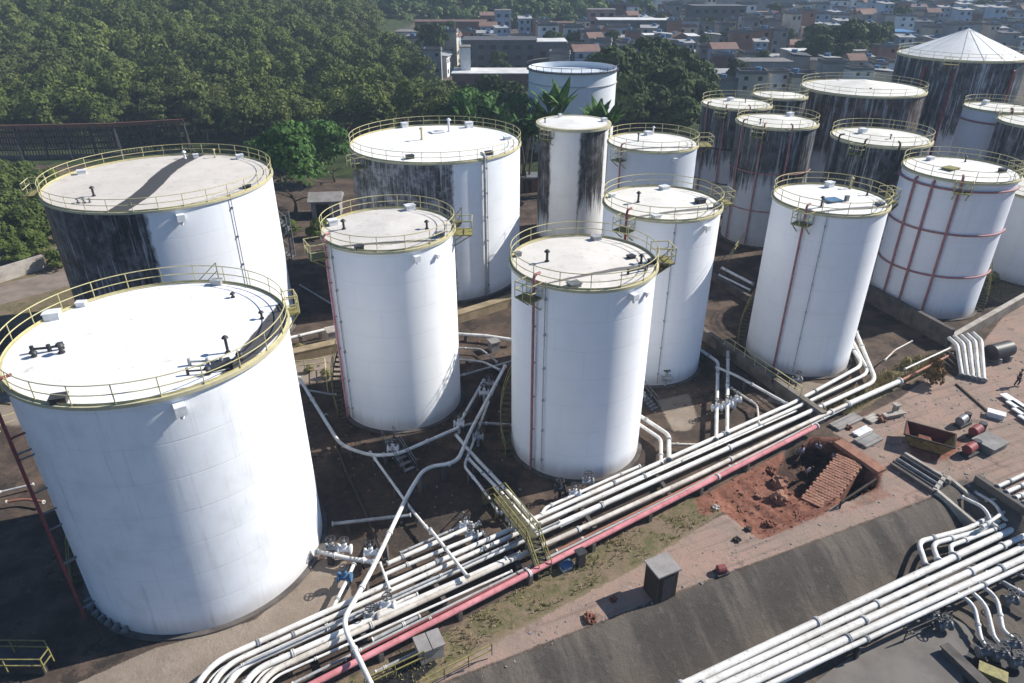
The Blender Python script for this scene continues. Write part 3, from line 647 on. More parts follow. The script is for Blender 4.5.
# --- sooty group
O_=(33.1,107,4.9,15.7); P_=(34.7,94,5.0,15.7); Q_=(42.0,114.5,4.0,15.7); L_=(44,84.7,5.4,15.7); Mm=(56.6,118.5,9.2,16.2); N_=(78,130,9.9,19.9)
soot=dict(dirt=.8)
for nm,lab,T,c,top,rust,extra in (
 ('o','sooty streaked tank at the left of the back group, next to the small grey-white tank',O_,(.40,.42,.46),(7.6,10),0,1),
 ('p','sooty white-roofed tank with brown streaked shell in front of the back group',P_,(.40,.42,.46),(8.2,9),0,1),
 ('q','small pale-roofed tank peeping out behind the sooty front pair',Q_,(.5,.5,.5),(8,8),0,0),
 ('l','black-topped tank directly behind the white tank with the red grid',L_,(.50,.52,.55),(6.5,5),0,1),
 ('m','wide brown-black rusty tank with domed pale roof at the back',Mm,(.52,.53,.55),(6.5,6),.85,0),
 ('n','tallest tank at the back right with a white conical roof and black upper shell',N_,(.52,.55,.62),(9.0,12),0,0)):
    t=tank('storage_tank',lab,T,shell_mat('tank_paint_sooty_'+nm,T[3],T[2],c,(),top,rust,.85,(.015,.017,.019) if nm!='m' else (.020,.015,.012),.15),
        roof_mat('roof_sooty_'+nm,(.80,.79,.76) if nm=='n' else (.70,.68,.62),(.70,.69,.66) if nm=='n' else (.56,.54,.48)),cone={'m':1.3,'n':4.2}.get(nm,.4),rail=True,rimw=.22,post=2.4,rr=.028)
    f=front(T)
    if extra:
        for d in (-50,-15,22): riser(t,T,f+math.radians(d),'red_faded' if nm!='l' else 'dark_pipe',.11)
        for z in (5,10): hoop(t,T,z,f-1.5,f+1.5,'dark_pipe' if nm!='p' else 'red_faded',.08)
        platform(t,T,f+math.radians(-20),1.5,1.2,1.0)
    if nm=='n':
        for d in (-28,-2,52): riser(t,T,f+math.radians(d),'red_pipe',.20,.2,18.5)
        m=MB()
        for k in range(18):
            a=2*PI*k/18; m.bar(at(T,a,T[2]-.3,T[3]+.15),at(T,a,.4,T[3]+4.06),.05,.035)
        m.build('roof_rib',M['white_metal'],t); platform(t,T,f-.1,2.2,1.6,.5)
    if nm in 'ml': hatch(t,T,{'m':840,'l':862}[nm],{'m':84,'l':134}[nm],1.0,.6,'white_metal',cone=.4); vent(t,T,{'m':870,'l':890}[nm],{'m':92,'l':140}[nm],.6)
    if nm in 'op': hatch(t,T,{'o':730,'p':790}[nm],{'o':102,'p':116}[nm],.9,.6); vent(t,T,{'o':745,'p':760}[nm],{'o':104,'p':124}[nm],.7)
R_=(70.7,105,4.5,15.5); S_=(70.0,94.3,5.2,15.5); Tt=(65.0,81.5,6.6,10.2)
t=tank('storage_tank','white tank with red ring pipe at the right edge in front of the cone-roofed tank',R_,shell_mat('tank_paint_edge',15.5,4.5,(.60,.62,.66),dirt=.5),roof_mat('roof_edge',(.68,.66,.60),(.55,.53,.48)))
hoop(t,R_,13.9,front(R_)-1.5,front(R_)+1.5,r=.13); riser(t,R_,front(R_)+math.radians(20),'red_pipe',.17); hatch(t,R_,985,105,.9,.7)
t=tank('storage_tank','black sooty tank cut by the right edge behind the red-grid tank',S_,shell_mat('tank_paint_black',15.5,5.2,(.4,.4,.4),(),(3,6),0,.8),roof_mat('roof_black_tank',(.66,.64,.58),(.5,.48,.44)))
t=tank('storage_tank','low pale grey tank at the right edge beside the red-grid tank',Tt,shell_mat('tank_paint_low',10.2,6.6,(.66,.68,.72),dirt=.3),roof_mat('roof_low',(.6,.58,.53),(.5,.48,.44)))
# --- far open round tank J
J_=(12.0,147,8.7,15.9)
X,Y,R,H=J_
t=thing('storage_tank','far round white tank with open top and dark wind girder among the trees','storage tank',(X,Y,0),'storage tanks')
m=MB(); m.lathe([(R,.1),(R,H),(R-.06,H),(R-.06,H-1.6)],112,(X,Y,0)); m.build('shell',shell_mat('tank_paint_far',H,R,(.72,.745,.77),dirt=.35),t)
m=MB(); m.lathe([(R-.08,H-1.1),(.05,H-1.0)],96,(X,Y,0)); m.build('roof',roof_mat('roof_far',(.55,.6,.66),(.42,.46,.5)),t)
m=MB(); m.lathe([(R+.02,H-.35),(R+.42,H-.35),(R+.42,H-.18),(R+.02,H-.1)],96,(X,Y,0)); m.build('wind_girder',M['dark_steel'],t)
m=MB(); m.lathe([(R+.02,H-2.7),(R+.22,H-2.65),(R+.02,H-2.55)],96,(X,Y,0)); m.build('stiffening_ring',M['grey_pipe'],t)
m=MB(); n=30
for k in range(n):
    p=at(J_,2*PI*k/n,R+.35,H-.18); m.bar(p,p+Vector((0,0,.9)),.08)
m.tube([at(J_,2*PI*k/96,R+.35,H+.72) for k in range(97)],.06,6,caps=False); m.build('railing',M['dark_steel'],t)
# ---------------------------------------------------------------- pipelines
def ext(a,b,t):
    return (a[0]+(b[0]-a[0])*t,a[1]+(b[1]-a[1])*t)
def pipeline(pts,z,r,mat,label,group,fillet=.7,flange=7.0,zs=None,support=None,name='pipeline',ends=True,seed=0):
    """a pipe through ground positions (pixels surveyed at level z), with flange pairs and low supports"""
    r=r*(.88 if group==QG else .76)
    P=[G(x,y,(zs[i] if zs else z)) if not isinstance(x,Vector) else x for i,(x,y) in enumerate(pts)]
    mid=P[0]; root=thing(name,label,'pipe',(mid.x,mid.y,mid.z),group)
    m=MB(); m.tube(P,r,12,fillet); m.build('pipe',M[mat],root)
    R=random.Random(seed+int(P[0].x*100)); r=r; fmat=M['white_pipe' if R.random()<.6 else 'grey_pipe']
    for a,b in zip(P,P[1:]):
        L=(b-a).length; d=(b-a).normalized()
        if flange:
            k=R.uniform(.5,flange*.7)
            while k<L-.6:
                p=a+d*k
                fm=MB()
                for o in (-.05,.05): fm.tube([p+d*(o-.03),p+d*(o+.03)],r*1.4,12)
                fm.build('flange',fmat,root); k+=flange*R.uniform(1.1,1.9)
        if support:
            k=1.0
            while k<L-.5:
                p=a+d*k; g=hz(p.x,p.y); hgt=p.z-r-g
                if hgt>.05 and g>-.25:
                    sm=MB(); sm.box((p.x,p.y,g+hgt/2),(.28,.34,hgt),math.atan2(d.y,d.x)); sm.build('support',M['concrete_dark'],root)
                k+=support
    if ends:
        for p,q in ((P[0],P[1]),(P[-1],P[-2])):
            d=(q-p).normalized(); fm=MB(); fm.tube([p,p+d*.08],r*1.45,12); fm.build('flange',fmat,root)
    return root
RG='pipes of the main rack'; QG='pipes of the lower rack'
p=pipeline
pt=p([(186,702),(212,663),(795,402),(863,365),(841,330)],.85,.22,'white_pipe','white rack pipe farthest from the pink pipe, running the whole diagonal of the rack',RG,1.2,9)
p([(203,702),(224,666),(797,407),(869,373),(848,332)],.85,.20,'white_pipe','second white pipe of the main rack counted from the tank side',RG,1.2,9)
p([(219,702),(238,668),(800,416),(876,381),(856,332)],.85,.25,'white_pipe','thick third white pipe of the main rack counted from the tank side',RG,1.2,11)
p([(235,702),(253,671),(507,560)],.85,.24,'white_pipe','fourth rack pipe, white, ending at the yellow crossover stair',RG,1.0,8)
p([(250,702),(268,673),(535,549),(690,479),(804,424),(848,404)],.85,.22,'cream_pipe','cream fifth pipe of the main rack beside the thin brown one',RG,1.0,9)
p([(848,404),(900,381)],.8,.30,'white_pipe','short thick white pipe continuing the rack above the weeds','pipes at the weedy verge',.5,0)
p([(898,382),(952,354)],.8,.16,'rust_pipe','short rusty pipe sloping up beside the weeds towards the bund','pipes at the weedy verge',.5,0)
p([(905,369),(950,348)],1.5,.11,'white_pipe','thin white pipe above the rusty one by the bund corner','pipes at the weedy verge',.5,0)
p([(292,684),(470,596),(690,488),(819,421),(860,401)],.6,.11,'grey_pipe','thin grey pipe between the white rack pipes and the pink pipe',RG,.5,8)
p([(345,660),(512,578),(690,491),(815,424)],.55,.09,'red_pipe','thin dark red pipe running right beside the pink pipe',RG,.5,8)
p([(270,706),(817,426)],.85,.24,'pink_pipe','long faded pink fire water pipe along the edge of the rack',RG,.5,10,support=5)
p([(387,564),(480,523)],.9,.20,'white_pipe','white stub pipe with elbow on the tank side left of the crossover',RG,.6,4)
p([(384,575),(395,570),(484,533)],.9,.18,'white_pipe','second white stub pipe left of the crossover stair',RG,.5,4)
p([(541,515),(545,508),(612,478),(640,466)],.9,.15,'white_pipe','short white pipe looping at the foot of the middle tank into the rack',RG,.5,5)
p([(369,617),(407,598),(418,594)],.9,.13,'white_pipe','short white branch lying low between rack and pink pipe',RG,.4,3)
p([(372,640),(420,616)],.6,.14,'grey_pipe','short grey branch above the concrete box',RG,.4,3)
p([(375,672),(420,650),(440,640)],.3,.10,'grey_pipe','thin grey pipe under the pink pipe at the pit',RG,.4,3)
p([(208,702),(231,670),(560,521)],1.15,.09,'grey_pipe','thin grey pipe laid above the second and third rack pipes left of the crossover',RG,.8,8)
p([(258,702),(272,678),(512,571)],.8,.10,'white_pipe','thin white pipe between the cream pipe and the thin grey one left of the crossover',RG,.8,7)
p([(545,522),(796,411)],.8,.10,'white_pipe','thin white pipe between two thick white ones right of the crossover',RG,.5,8)
p([(560,527),(690,466),(806,413)],.7,.09,'grey_pipe','thin grey pipe between thick white and cream pipes right of the crossover',RG,.5,8)
p([(556,551),(700,481),(812,425)],.6,.10,'rust_pipe','thin rust brown pipe beside the cream one right of the crossover',RG,.5,9)
p([(196,702),(216,670),(505,541)],.7,.09,'white_pipe','thin white pipe hidden low between the first and second rack pipes, left half',RG,.8,8)
p([(243,702),(262,671),(520,552)],.65,.10,'white_pipe','thin white pipe low between the fourth and fifth rack pipes, left half',RG,.8,8)
p([(420,570),(505,532)],.8,.13,'white_pipe','short white pipe above the first rack pipe left of the crossover',RG,.5,5)
p([(400,553),(470,522)],.9,.11,'grey_pipe','short grey pipe farthest from the rack left of the crossover',RG,.5,4)
YG='pipes crossing the tank yard'
p([(299,378),(341,446),(372,456),(398,454),(412,448),(458,428)],.8,.19,'white_pipe','white pipe bending in a wide V in front of the slim left tank',YG,1.6,6,support=5)
p([(458,427),(475,423),(500,424),(513,425)],.8,.15,'grey_pipe','pale grey pipe running level into the foot of the middle tank',YG,.6,3,support=3)
p([(370,452),(411,509),(431,533)],.7,.13,'white_pipe','thin white pipe running diagonally from the V pipe down to the rack',YG,.5,4,support=4)
p([(430,529),(468,577)],1.4,.14,'white_pipe','thin white pipe crossing above the rack pipes left of the crossover',YG,.5,3)
p([(505,366),(470,432),(457,463),(425,467),(409,492),(372,570),(344,619),(347,634),(374,690)],1.5,.19,'white_pipe','raised white pipe zigzagging down across the yard and over the rack',YG,1.2,7,support=4)
p([(484,380),(459,424)],.9,.17,'white_pipe','short white pipe slanting to the valve group left of the middle tank',YG,.5,3,support=3)
p([(456,435),(473,455),(539,525)],.9,.18,'white_pipe','white pipe from the valve group down to the crossover stair, right of a pair',YG,.6,5,support=4)
p([(468,458),(500,491),(535,531)],.9,.16,'white_pipe','white pipe of a pair reaching the rack beside the crossover, left one',YG,.5,5,support=4)
p([(494,388),(464,466),(481,487),(499,513)],.9,.13,'white_pipe','thin white pipe kinking beside the crossover stair end',YG,.5,3,support=3)
p([(332,524),(411,515)],.7,.16,'grey_pipe','pale grey pipe lying level right of the front tank',YG,.5,0,support=3)
p([(326,415),(345,468),(367,517),(386,560)],.25,.14,'dark_pipe','dark pipe lying in shadow between the front tank and the slim tank',YG,.6,0)
p([(316,551),(345,558),(373,562)],.8,.20,'white_pipe','thick white outlet pipe at the foot of the front tank',YG,.5,2,support=2)
p([(354,564),(346,582),(333,608)],.8,.15,'white_pipe','white branch with blue valve from the front tank outlet to the rack',YG,.4,2)
p([(380,563),(390,590)],1.1,.11,'white_pipe','short white tie pipe between outlet and rack',YG,.4,2)
p([(637,414),(669,435),(669,460)],1.0,.22,'white_pipe','upper of two thick white pipes bending down to the rack right of the middle tank',YG,.5,5)
p([(634,421),(661,439),(661,464)],.8,.19,'white_pipe','lower of two thick white pipes bending down to the rack right of the middle tank',YG,.5,5)
p([(668,444),(700,445)],.6,.15,'cream_pipe','short cream pipe lying level where two bent pipes meet the rack',YG,.4,2)
p([(696,347),(718,362),(716,440)],.9,.20,'white_pipe','white pipe from behind tank down to the rack, left of two upright-looking ones',YG,.5,4,support=3)
p([(728,352),(727,434)],.9,.20,'white_pipe','white pipe down to the rack, right of two upright-looking ones',YG,.5,4,support=3)
p([(716,367),(737,376),(787,404)],1.0,.17,'white_pipe','white pipe running along the bund wall to the rack',YG,.5,5,support=4)
p([(731,388),(757,405),(759,424)],.7,.13,'cream_pipe','thin cream pipe with an elbow below the bund wall',YG,.5,4,support=3)
p([(456,334),(486,336),(513,340)],.7,.24,'white_pipe','thick pale pipe lying level between slim tank and middle tank',YG,.5,5,support=3)
p([(457,348),(481,349),(497,362)],.6,.12,'grey_pipe','thin grey bent pipe below the thick level one',YG,.5,4)
p([(457,359),(484,362),(500,370)],.6,.14,'white_pipe','white bent pipe right of the slim tank, lowest of its group',YG,.5,4,support=3)
p([(456,377),(512,361)],.6,.13,'grey_pipe','grey pipe rising to the right behind the valve group',YG,.5,4)
p([(290,338),(328,329)],.9,.22,'white_pipe','thick white pipe between the front tank and the slim tank ending in a concrete block',YG,.5,3,support=2)
p([(300,285),(330,303)],.5,.12,'grey_pipe','thin grey pipe in the dark gap left of the slim tank',YG,.5,0)
p([(306,390),(336,395)],.6,.12,'grey_pipe','short grey pipe at the foot of the slim tank in shade',YG,.5,0)
p([(722,268),(753,284)],1.1,.22,'white_pipe','upper of two white pipes in the dark gap right of the tank behind',YG,.5,4,support=3)
p([(719,275),(750,290)],.8,.16,'white_pipe','lower of two white pipes in the dark gap right of the tank behind',YG,.5,4,support=3)
p([(885,360),(895,350),(912,341)],1.2,.09,'cream_pipe','thin pale pipe standing crooked in the shadow below the red-grid tank',YG,.5,0)
p([(0,492),(34,484)],.5,.10,'concrete' if 0 else 'grey_pipe','pale grey pipe at the left edge beside the front tank',YG,.4,0)
p([(6,502),(24,499),(44,502)],.5,.12,'rust_pipe','rust pink pipe lying at the left edge beside the front tank',YG,.4,2)
QG='pipes of the lower rack'
zq=LOWZ+1.5
for i,(a,b,r,lab) in enumerate([
  ((768,645),(1024,524),.27,'thick white pipe of the lower right rack, nearest the dark slope'),
  ((768,655),(1024,536),.23,'second white pipe of the lower right rack from the slope'),
  ((768,665),(1024,547),.25,'third white pipe of the lower right rack from the slope'),
  ((768,675),(1024,558),.25,'fourth white pipe of the lower right rack from the slope'),
  ((768,685),(1024,566),.17,'outermost white pipe of the lower right rack, next to the grey slab')]):
    p([ext(a,b,-.55),ext(a,b,1.6)],zq,r,'white_pipe',lab,QG,.5,8,seed=i)
p([(740,703),(953,592)],zq-.5,.16,'white_pipe','lower white pipe slung under the outer side of the lower rack',QG,.5,6)
p([(1000,512),(967,529),(918,542),(926,566)],zq+.1,.20,'white_pipe','white pipe with hairpin bend at the rounded corner of the dark slope, outermost',QG,.6,5)
p([(1004,519),(976,532),(932,544),(938,560)],zq+.1,.19,'white_pipe','white pipe with hairpin bend at the slope corner, middle one',QG,.6,5)
p([(1008,524),(985,533),(950,546),(952,554)],zq+.1,.17,'white_pipe','white pipe with hairpin bend at the slope corner, innermost',QG,.5,5)
SGp='pipes curving to the lower valve pit'
for pts,lab in (([(950,589),(974,604),(981,640),(990,652)],'left of three pipes curving down to the valve pit at the lower right corner'),
                ([(962,584),(986,604),(994,638),(1006,650)],'middle of three pipes curving down to the valve pit at the lower right corner'),
                ([(974,580),(997,597),(1003,631),(1016,640)],'right of three pipes curving down to the valve pit at the lower right corner')):
    p(pts,LOWZ+1.0,.17,'white_pipe',lab,SGp,1.0,4,zs=[LOWZ+1.4,LOWZ+1.1,LOWZ+.6,LOWZ+.4])
p([(985,572),(1040,603)],LOWZ+1.0,.17,'grey_pipe','grey pipe leaving the lower rack towards the right edge',SGp,.5,4)
p([(1000,566),(1060,592)],LOWZ+.8,.13,'grey_pipe','thin grey pipe leaving the lower rack at the right edge, above the thicker one',SGp,.5,4)
TG='pipes at the right edge behind the dark beam'
for i in range(4):
    a=(997+9*i,487+5.5*i); b=(1080+9*i,449+5.5*i)
    p([a,b],.5,.20,'white_pipe',['uppermost','second','third','lowest'][i]+' white pipe of the short bundle at the right edge behind the dark beam',TG,.5,5)
CG='curved pipes below the concrete chute'
for i,(pts) in enumerate(([(962,497),(985,508),(992,524),(1000,528)],[(975,492),(996,504),(1004,520),(1014,522)],[(985,500),(1006,500),(1012,514),(1026,514)],[(982,527),(994,519),(1010,508),(1020,505)])):
    p(pts,LOWZ+1.6,.16,'white_pipe',['leftmost','second','third','crossing'][i]+' white pipe looping up beside the concrete chute',CG,.8,3,zs=[-.4,-.2,LOWZ+1.9,LOWZ+1.7])
DG='dark pipes in the trench'
for i in range(3):
    p([(898+9*i,463-3*i),(936+8*i,489-2*i)],-.55,.20,'dark_steel',['left','middle','right'][i]+' dark pipe lying in the trench above the concrete chute',DG,.5,0)
# pipe racks: cross beams on short posts
def sleeper(a,b,zt,label,group,mat='concrete_dark',w=.3):
    A=G(*a,zt); B=G(*b,zt); c=(A+B)/2; g=hz(c.x,c.y)
    t=thing('pipe_support',label,'pipe support',(c.x,c.y,g),group)
    m=MB(); m.bar(A-Vector((0,0,.15)),B-Vector((0,0,.15)),w,.28); m.build('beam',M[mat],t)
    for k in (.08,.5,.92):
        q=A.lerp(B,k); gg=hz(q.x,q.y); m=MB(); m.box((q.x,q.y,(gg-.1+zt-.3)/2),(.28,.28,zt-.2-gg),.5); m.build('post',M[mat],t)
for i,x in enumerate((270,345,425,500,575,650)):
    y=663-(x-212)*.4477; sleeper((x,y-3),(x+ (20 if x<520 else 20),y+ (33 if x<520 else 27)),.63,'low concrete cross beam under the main pipe rack','cross beams of the main rack')
for i,x in enumerate((640,735,838,925,1010)):
    y=645-(x-768)*.4727; sleeper((x-4,y-4),(x+24,y+36),zq-.25,'dark cross beam carrying the lower right rack','cross beams of the lower rack','dark_steel')
# valves
def valve(px,py,z,label,r=.2,mat='grey_pipe',h=.8,group='valves in the tank yard'):
    c=G(px,py,z); g=hz(c.x,c.y); t=thing('valve',label,'valve',(c.x,c.y,g),group)
    m=MB(); m.tube([c-Vector((.4,0,0)),c+Vector((.4,0,0))],r*1.2,10)
    for o in (-.38,.38): m.tube([c+Vector((o-.05,0,0)),c+Vector((o+.05,0,0))],r*1.9,12)
    m.cyl((c.x,c.y,g),r*.7,c.z-g,8); m.build('body',M[mat],t)
    m=MB(); m.cyl(c,r*.5,h,8); m.box(c+Vector((0,0,h*.45)),(r*1.6,r*1.2,.14)); m.build('bonnet',M[mat],t)
    m=MB(); n=16; m.tube([c+Vector((r*1.7*math.cos(2*PI*k/n),r*1.7*math.sin(2*PI*k/n),h)) for k in range(n+1)],.035,6,caps=False)
    m.bar(c+Vector((-r*1.6,0,h)),c+Vector((r*1.6,0,h)),.05); m.bar(c+Vector((0,-r*1.6,h)),c+Vector((0,r*1.6,h)),.05); m.build('handwheel',M['dark_steel'],t)
for px,py,lab,mat in ((345,549,'valve with tall stem on the outlet of the front tank','white_metal'),(371,553,'valve at the joint of the front tank outlet','white_metal'),
  (345,577,'blue valve between front tank outlet and rack','blue_paint'),(332,548,'small valve hard against the foot of the front tank','grey_pipe'),
  (459,424,'valve cluster left of the middle tank where three pipes meet','white_metal'),(484,393,'upper valve in the slanting pipe group left of the middle tank','white_metal'),(489,384,'uppermost valve in the slanting pipe group','grey_pipe'),(478,437,'lower valve in the slanting pipe group','grey_pipe'),
  (466,526,'valve on the rack pipes just left of the crossover','white_metal'),(472,535,'second valve left of the crossover','grey_pipe'),(507,511,'valve beside the top of the crossover stair','white_metal'),(515,523,'valve midway along the crossover stair','white_metal'),(521,530,'valve by the lower half of the crossover stair','white_metal'),(527,538,'valve by the foot of the crossover stair','grey_pipe'),
  (560,489,'dark valve at the foot of the middle tank, left','dark_steel'),(588,482,'valve at the foot of the middle tank, right','grey_pipe'),(575,494,'white valve on a loop of pipe below the middle tank','white_metal'),
  (717,408,'valve in the left of two upright-looking pipes','white_metal'),(728,405,'valve in the right of two upright-looking pipes','white_metal'),(736,400,'white box valve beside two upright-looking pipes','white_metal'),(666,378,'small valve at the foot of the tank behind','grey_pipe'),
  (393,449,'white valve at the foot of the slim left tank','white_metal'),(372,617,'small valve low between rack and pink pipe','grey_pipe'),(388,606,'valve on the short white branch between rack and pink pipe','white_metal'),
  (776,380,'dark valve at the foot of the leaning-looking tank, left','dark_steel'),(797,380,'pale valve at the foot of the leaning-looking tank, right','grey_pipe'),(640,395,'valve beside the grey steps right of the middle tank','white_metal')):
    valve(px,py,.9,lab,.17,mat)
for px,py,lab in ((944,625,'valve with thin stem on the grey slab corner below the lower rack'),(931,618,'second valve on the slab corner below the lower rack'),(1000,655,'valve in the lower right pit at the end of curved pipes'),(985,652,'left valve in the lower right pit'),(1012,645,'right valve in the lower right pit'),(1018,662,'lowest valve in the lower right pit'),(1010,600,'valve under the grey pipe at the right edge')):
    valve(px,py,LOWZ+.6,lab,.18,'steel',.7,'valves by the lower rack')
# crossover stair over the rack
def crossover():
    a=G(489,503,0); b=G(545,577,0); d=(b-a).normalized(); n=Vector((-d.y,d.x,0)); L=(b-a).length; up=Vector((0,0,1))
    t=thing('crossover_stair','olive yellow crossover stair bridging the main pipe rack','stair',(a.x,a.y,0)); ztop=1.75; w=.9
    s0,s1=1.6,L-1.6; m=MB(); c=(a+d*(s0+s1)/2)+up*ztop; m.box(c,(s1-s0,w,.10),math.atan2(d.y,d.x)); m.build('deck',M['olive_dark'],t)
    for (u0,z0,u1,z1) in ((0,.1,s0,ztop),(s1,ztop,L,.1)):
        m=MB(); k=7
        for i in range(k):
            f=(i+.5)/k; m.box(a+d*(u0+(u1-u0)*f)+up*(z0+(z1-z0)*f),(.28,w,.05),math.atan2(d.y,d.x))
        for s in (-1,1): m.bar(a+d*u0+n*s*w/2+up*z0,a+d*u1+n*s*w/2+up*z1,.06,.2)
        m.build('flight',M['olive_dark'],t)
    for s in (-1,1):
        m=MB(); pts=[a+n*s*w/2+up*.1,a+d*s0+n*s*w/2+up*ztop,a+d*s1+n*s*w/2+up*ztop,b+n*s*w/2+up*.1]
        for h in (.55,1.1):
            for q,r_ in zip(pts,pts[1:]): m.bar(q+up*h,r_+up*h,.06)
        for q,r_ in zip(pts,pts[1:]):
            k=max(2,int((r_-q).length/1.1))
            for i in range(k+1): w_=q.lerp(r_,i/k); m.bar(w_,w_+up*1.1,.05)
        m.build('hand_rail',M['olive'],t)
    for u in (s0+.1,(s0+s1)/2,s1-.1):
        for s in (-1,1):
            m=MB(); q=a+d*u+n*s*w*.42; m.bar(q,q+up*ztop,.09); m.build('leg',M['olive'],t)
crossover()
def stub_stair(px0,px1,z1,label,w=1.0,mat='steel'):
    a=G(*px0,0); b=G(*px1,z1); d=b-a; n=Vector((-d.y,d.x,0)).normalized(); t=thing('yard_steps',label,'steps',(a.x,a.y,0),'steel steps in the tank yard')
    m=MB(); k=6
    for i in range(k):
        q=a.lerp(b,(i+.5)/k); m.box(q,(.3,w,.06),math.atan2(d.y,d.x))
    m.build('tread',M[mat],t); m=MB()
    for s in (-1,1): m.bar(a+n*s*w/2,b+n*s*w/2,.07,.22)
    m.build('stringer',M['dark_steel'],t)
    m=MB()
    for s in (-1,1):
        for h in (.5,.95): m.bar(a+n*s*w/2+Vector((0,0,h)),b+n*s*w/2+Vector((0,0,h)),.045)
        for f in (0,.5,1): q=a.lerp(b,f)+n*s*w/2; m.bar(q,q+Vector((0,0,.95)),.045)
    m.build('hand_rail',M[mat],t)
stub_stair((411,472),(388,438),1.1,'grey metal steps below the slim left tank')
stub_stair((655,410),(640,392),1.0,'grey metal steps right of the middle tank')
# ---------------------------------------------------------------- bund walls and concrete
def wall(pts,h,w,label,mat='bund',capmat=None,name='bund_wall',group=None,z=0):
    P=[G(x,y,0) for x,y in pts]; c=P[0]; t=thing(name,label,'wall',(c.x,c.y,z),group); m=MB(); k=MB()
    for a,b in zip(P,P[1:]):
        d=(b-a).normalized(); a=a-d*w*.0; m.bar(a+Vector((0,0,h/2-.1)),b+Vector((0,0,h/2-.1)),w,h+.2)
        k.bar(a+Vector((0,0,h+.04)),b+Vector((0,0,h+.04)),w+.08,.075)
    m.build('wall_body',M[mat],t); k.build('coping',M[capmat or mat],t); return t
wall([(690,330),(822,424)],1.1,.45,'dark bund wall between two white tanks, yellow rail along it')
wall([(838,285),(948,347)],1.9,.4,'dark bund wall in front of the red-grid tank','concrete_dark')
wall([(948,347),(1034,297)],1.2,.45,'bund wall with pale coping running to the right edge','bund','concrete')
wall([(270,366),(440,327),(520,302)],1.0,1.0,'sandy low earth bund behind the slim tank and the middle tank','earth_bund',name='earth_bund')
wall([(610,245),(700,272),(760,310)],.8,.35,'dark bund wall in the gap right of the tank behind','concrete_dark')
def rail(pts,label,z=0,h=1.05,mat='yellow',name='guard_rail',step=1.4,group='loose guard rails',rails=(.5,1.0)):
    P=[G(x,y,z) for x,y in pts]; t=thing(name,label,'railing',tuple(P[0]),group); m=MB()
    for a,b in zip(P,P[1:]):
        k=max(1,int((b-a).length/step))
        for i in range(k+(1 if b is P[-1] else 0)): w=a.lerp(b,i/k); q=MB(); q.bar(w,w+Vector((0,0,h)),.055); q.build('post',M[mat],t)
        for r in rails: m.bar(a+Vector((0,0,h*r)),b+Vector((0,0,h*r)),.055)
    m.build('rail',M[mat],t); return t
rail([(724,345),(800,397)],'yellow guard rail along the dark bund wall left of a white tank',1.1)
rail([(-30,672),(46,672),(54,661),(50,653),(-20,652)],'olive yellow railing of a platform at the bottom left corner',.8,1.0,'olive')
rail([(366,690),(425,662)],'olive yellow rail along the dark pit, upper of two at the bottom edge',.3,.9,'olive')
rail([(420,692),(492,655)],'olive yellow rail along the dark pit, lower of two at the bottom edge',.2,.9,'olive')
rail([(728,262),(753,225)],'yellow stair rail in the dark gap right of the tank behind',.8,1.0)
rail([(284,372),(326,367),(328,392)],'thin yellow rail in the gap left of the slim tank',.2,1.0)
rail([(0,432),(22,425)],'yellow rail at the left edge beside the front tank',5.5,1.1)
# platform under the bottom left rail and pit under the lower rails
m=MB(); m.prism(gp((-30,676),(46,676),(56,660),(-20,655)),.1,.75); t=thing('loading_platform','dark platform carrying the railing at the bottom left corner','platform',tuple(G(10,668,0))); m.build('deck',M['dark_steel'],t)
m=MB(); m.prism(gp((352,690),(418,655),(438,664),(380,710)),.01,.03); o=m.build('pit_shade',M['black']); tag(o,'black sheet painted as shade of the pit below the pink pipe','pit shade')  # black sheet on level ground, painted in place of the pit's shade
def box_thing(name,label,cat,c,size,rz_,mat,lid=None,lidmat=None,over=.1,group=None):
    t=thing(name,label,cat,tuple(c),group); m=MB(); m.box(Vector(c)+Vector((0,0,size[2]/2)),size,rz_); m.build('body',M[mat],t)
    if lid:
        n=lid
        for i in range(n):
            m=MB(); d=Vector((math.cos(rz_),math.sin(rz_),0)); w=(size[0]+over*2)/n
            m.box(Vector(c)+d*(w*(i+.5)-size[0]/2-over)+Vector((0,0,size[2]+.055)),(w-.05,size[1]+over*2,.11),rz_); m.build('lid',M[lidmat or mat],t)
    return t
box_thing('concrete_box','grey concrete box with two lids beside the pink pipe','box',G(430,654,0),(1.35,1.0,1.0),.45,'concrete',2,'grey_roof')
# dark shed on the road
c=G(659,592,0)
t=thing('shed','small dark shed with a flat grey roof standing on the slope edge','shed',tuple(c)); m=MB(); m.box(c+Vector((0,0,1.1)),(1.45,1.3,2.2),.45); m.build('body',M['wood_dark'],t)
m=MB(); m.box(c+Vector((0,0,2.26)),(1.65,1.5,.12),.45,rx=.03); m.build('roof',M['grey_roof'],t)
d=Vector((math.cos(.45-PI/2),math.sin(.45-PI/2),0)); m=MB(); m.box(c+d*.66+Vector((0,0,1.0)),(.75,.05,1.9),.45); m.build('door',M['dark_steel'],t)
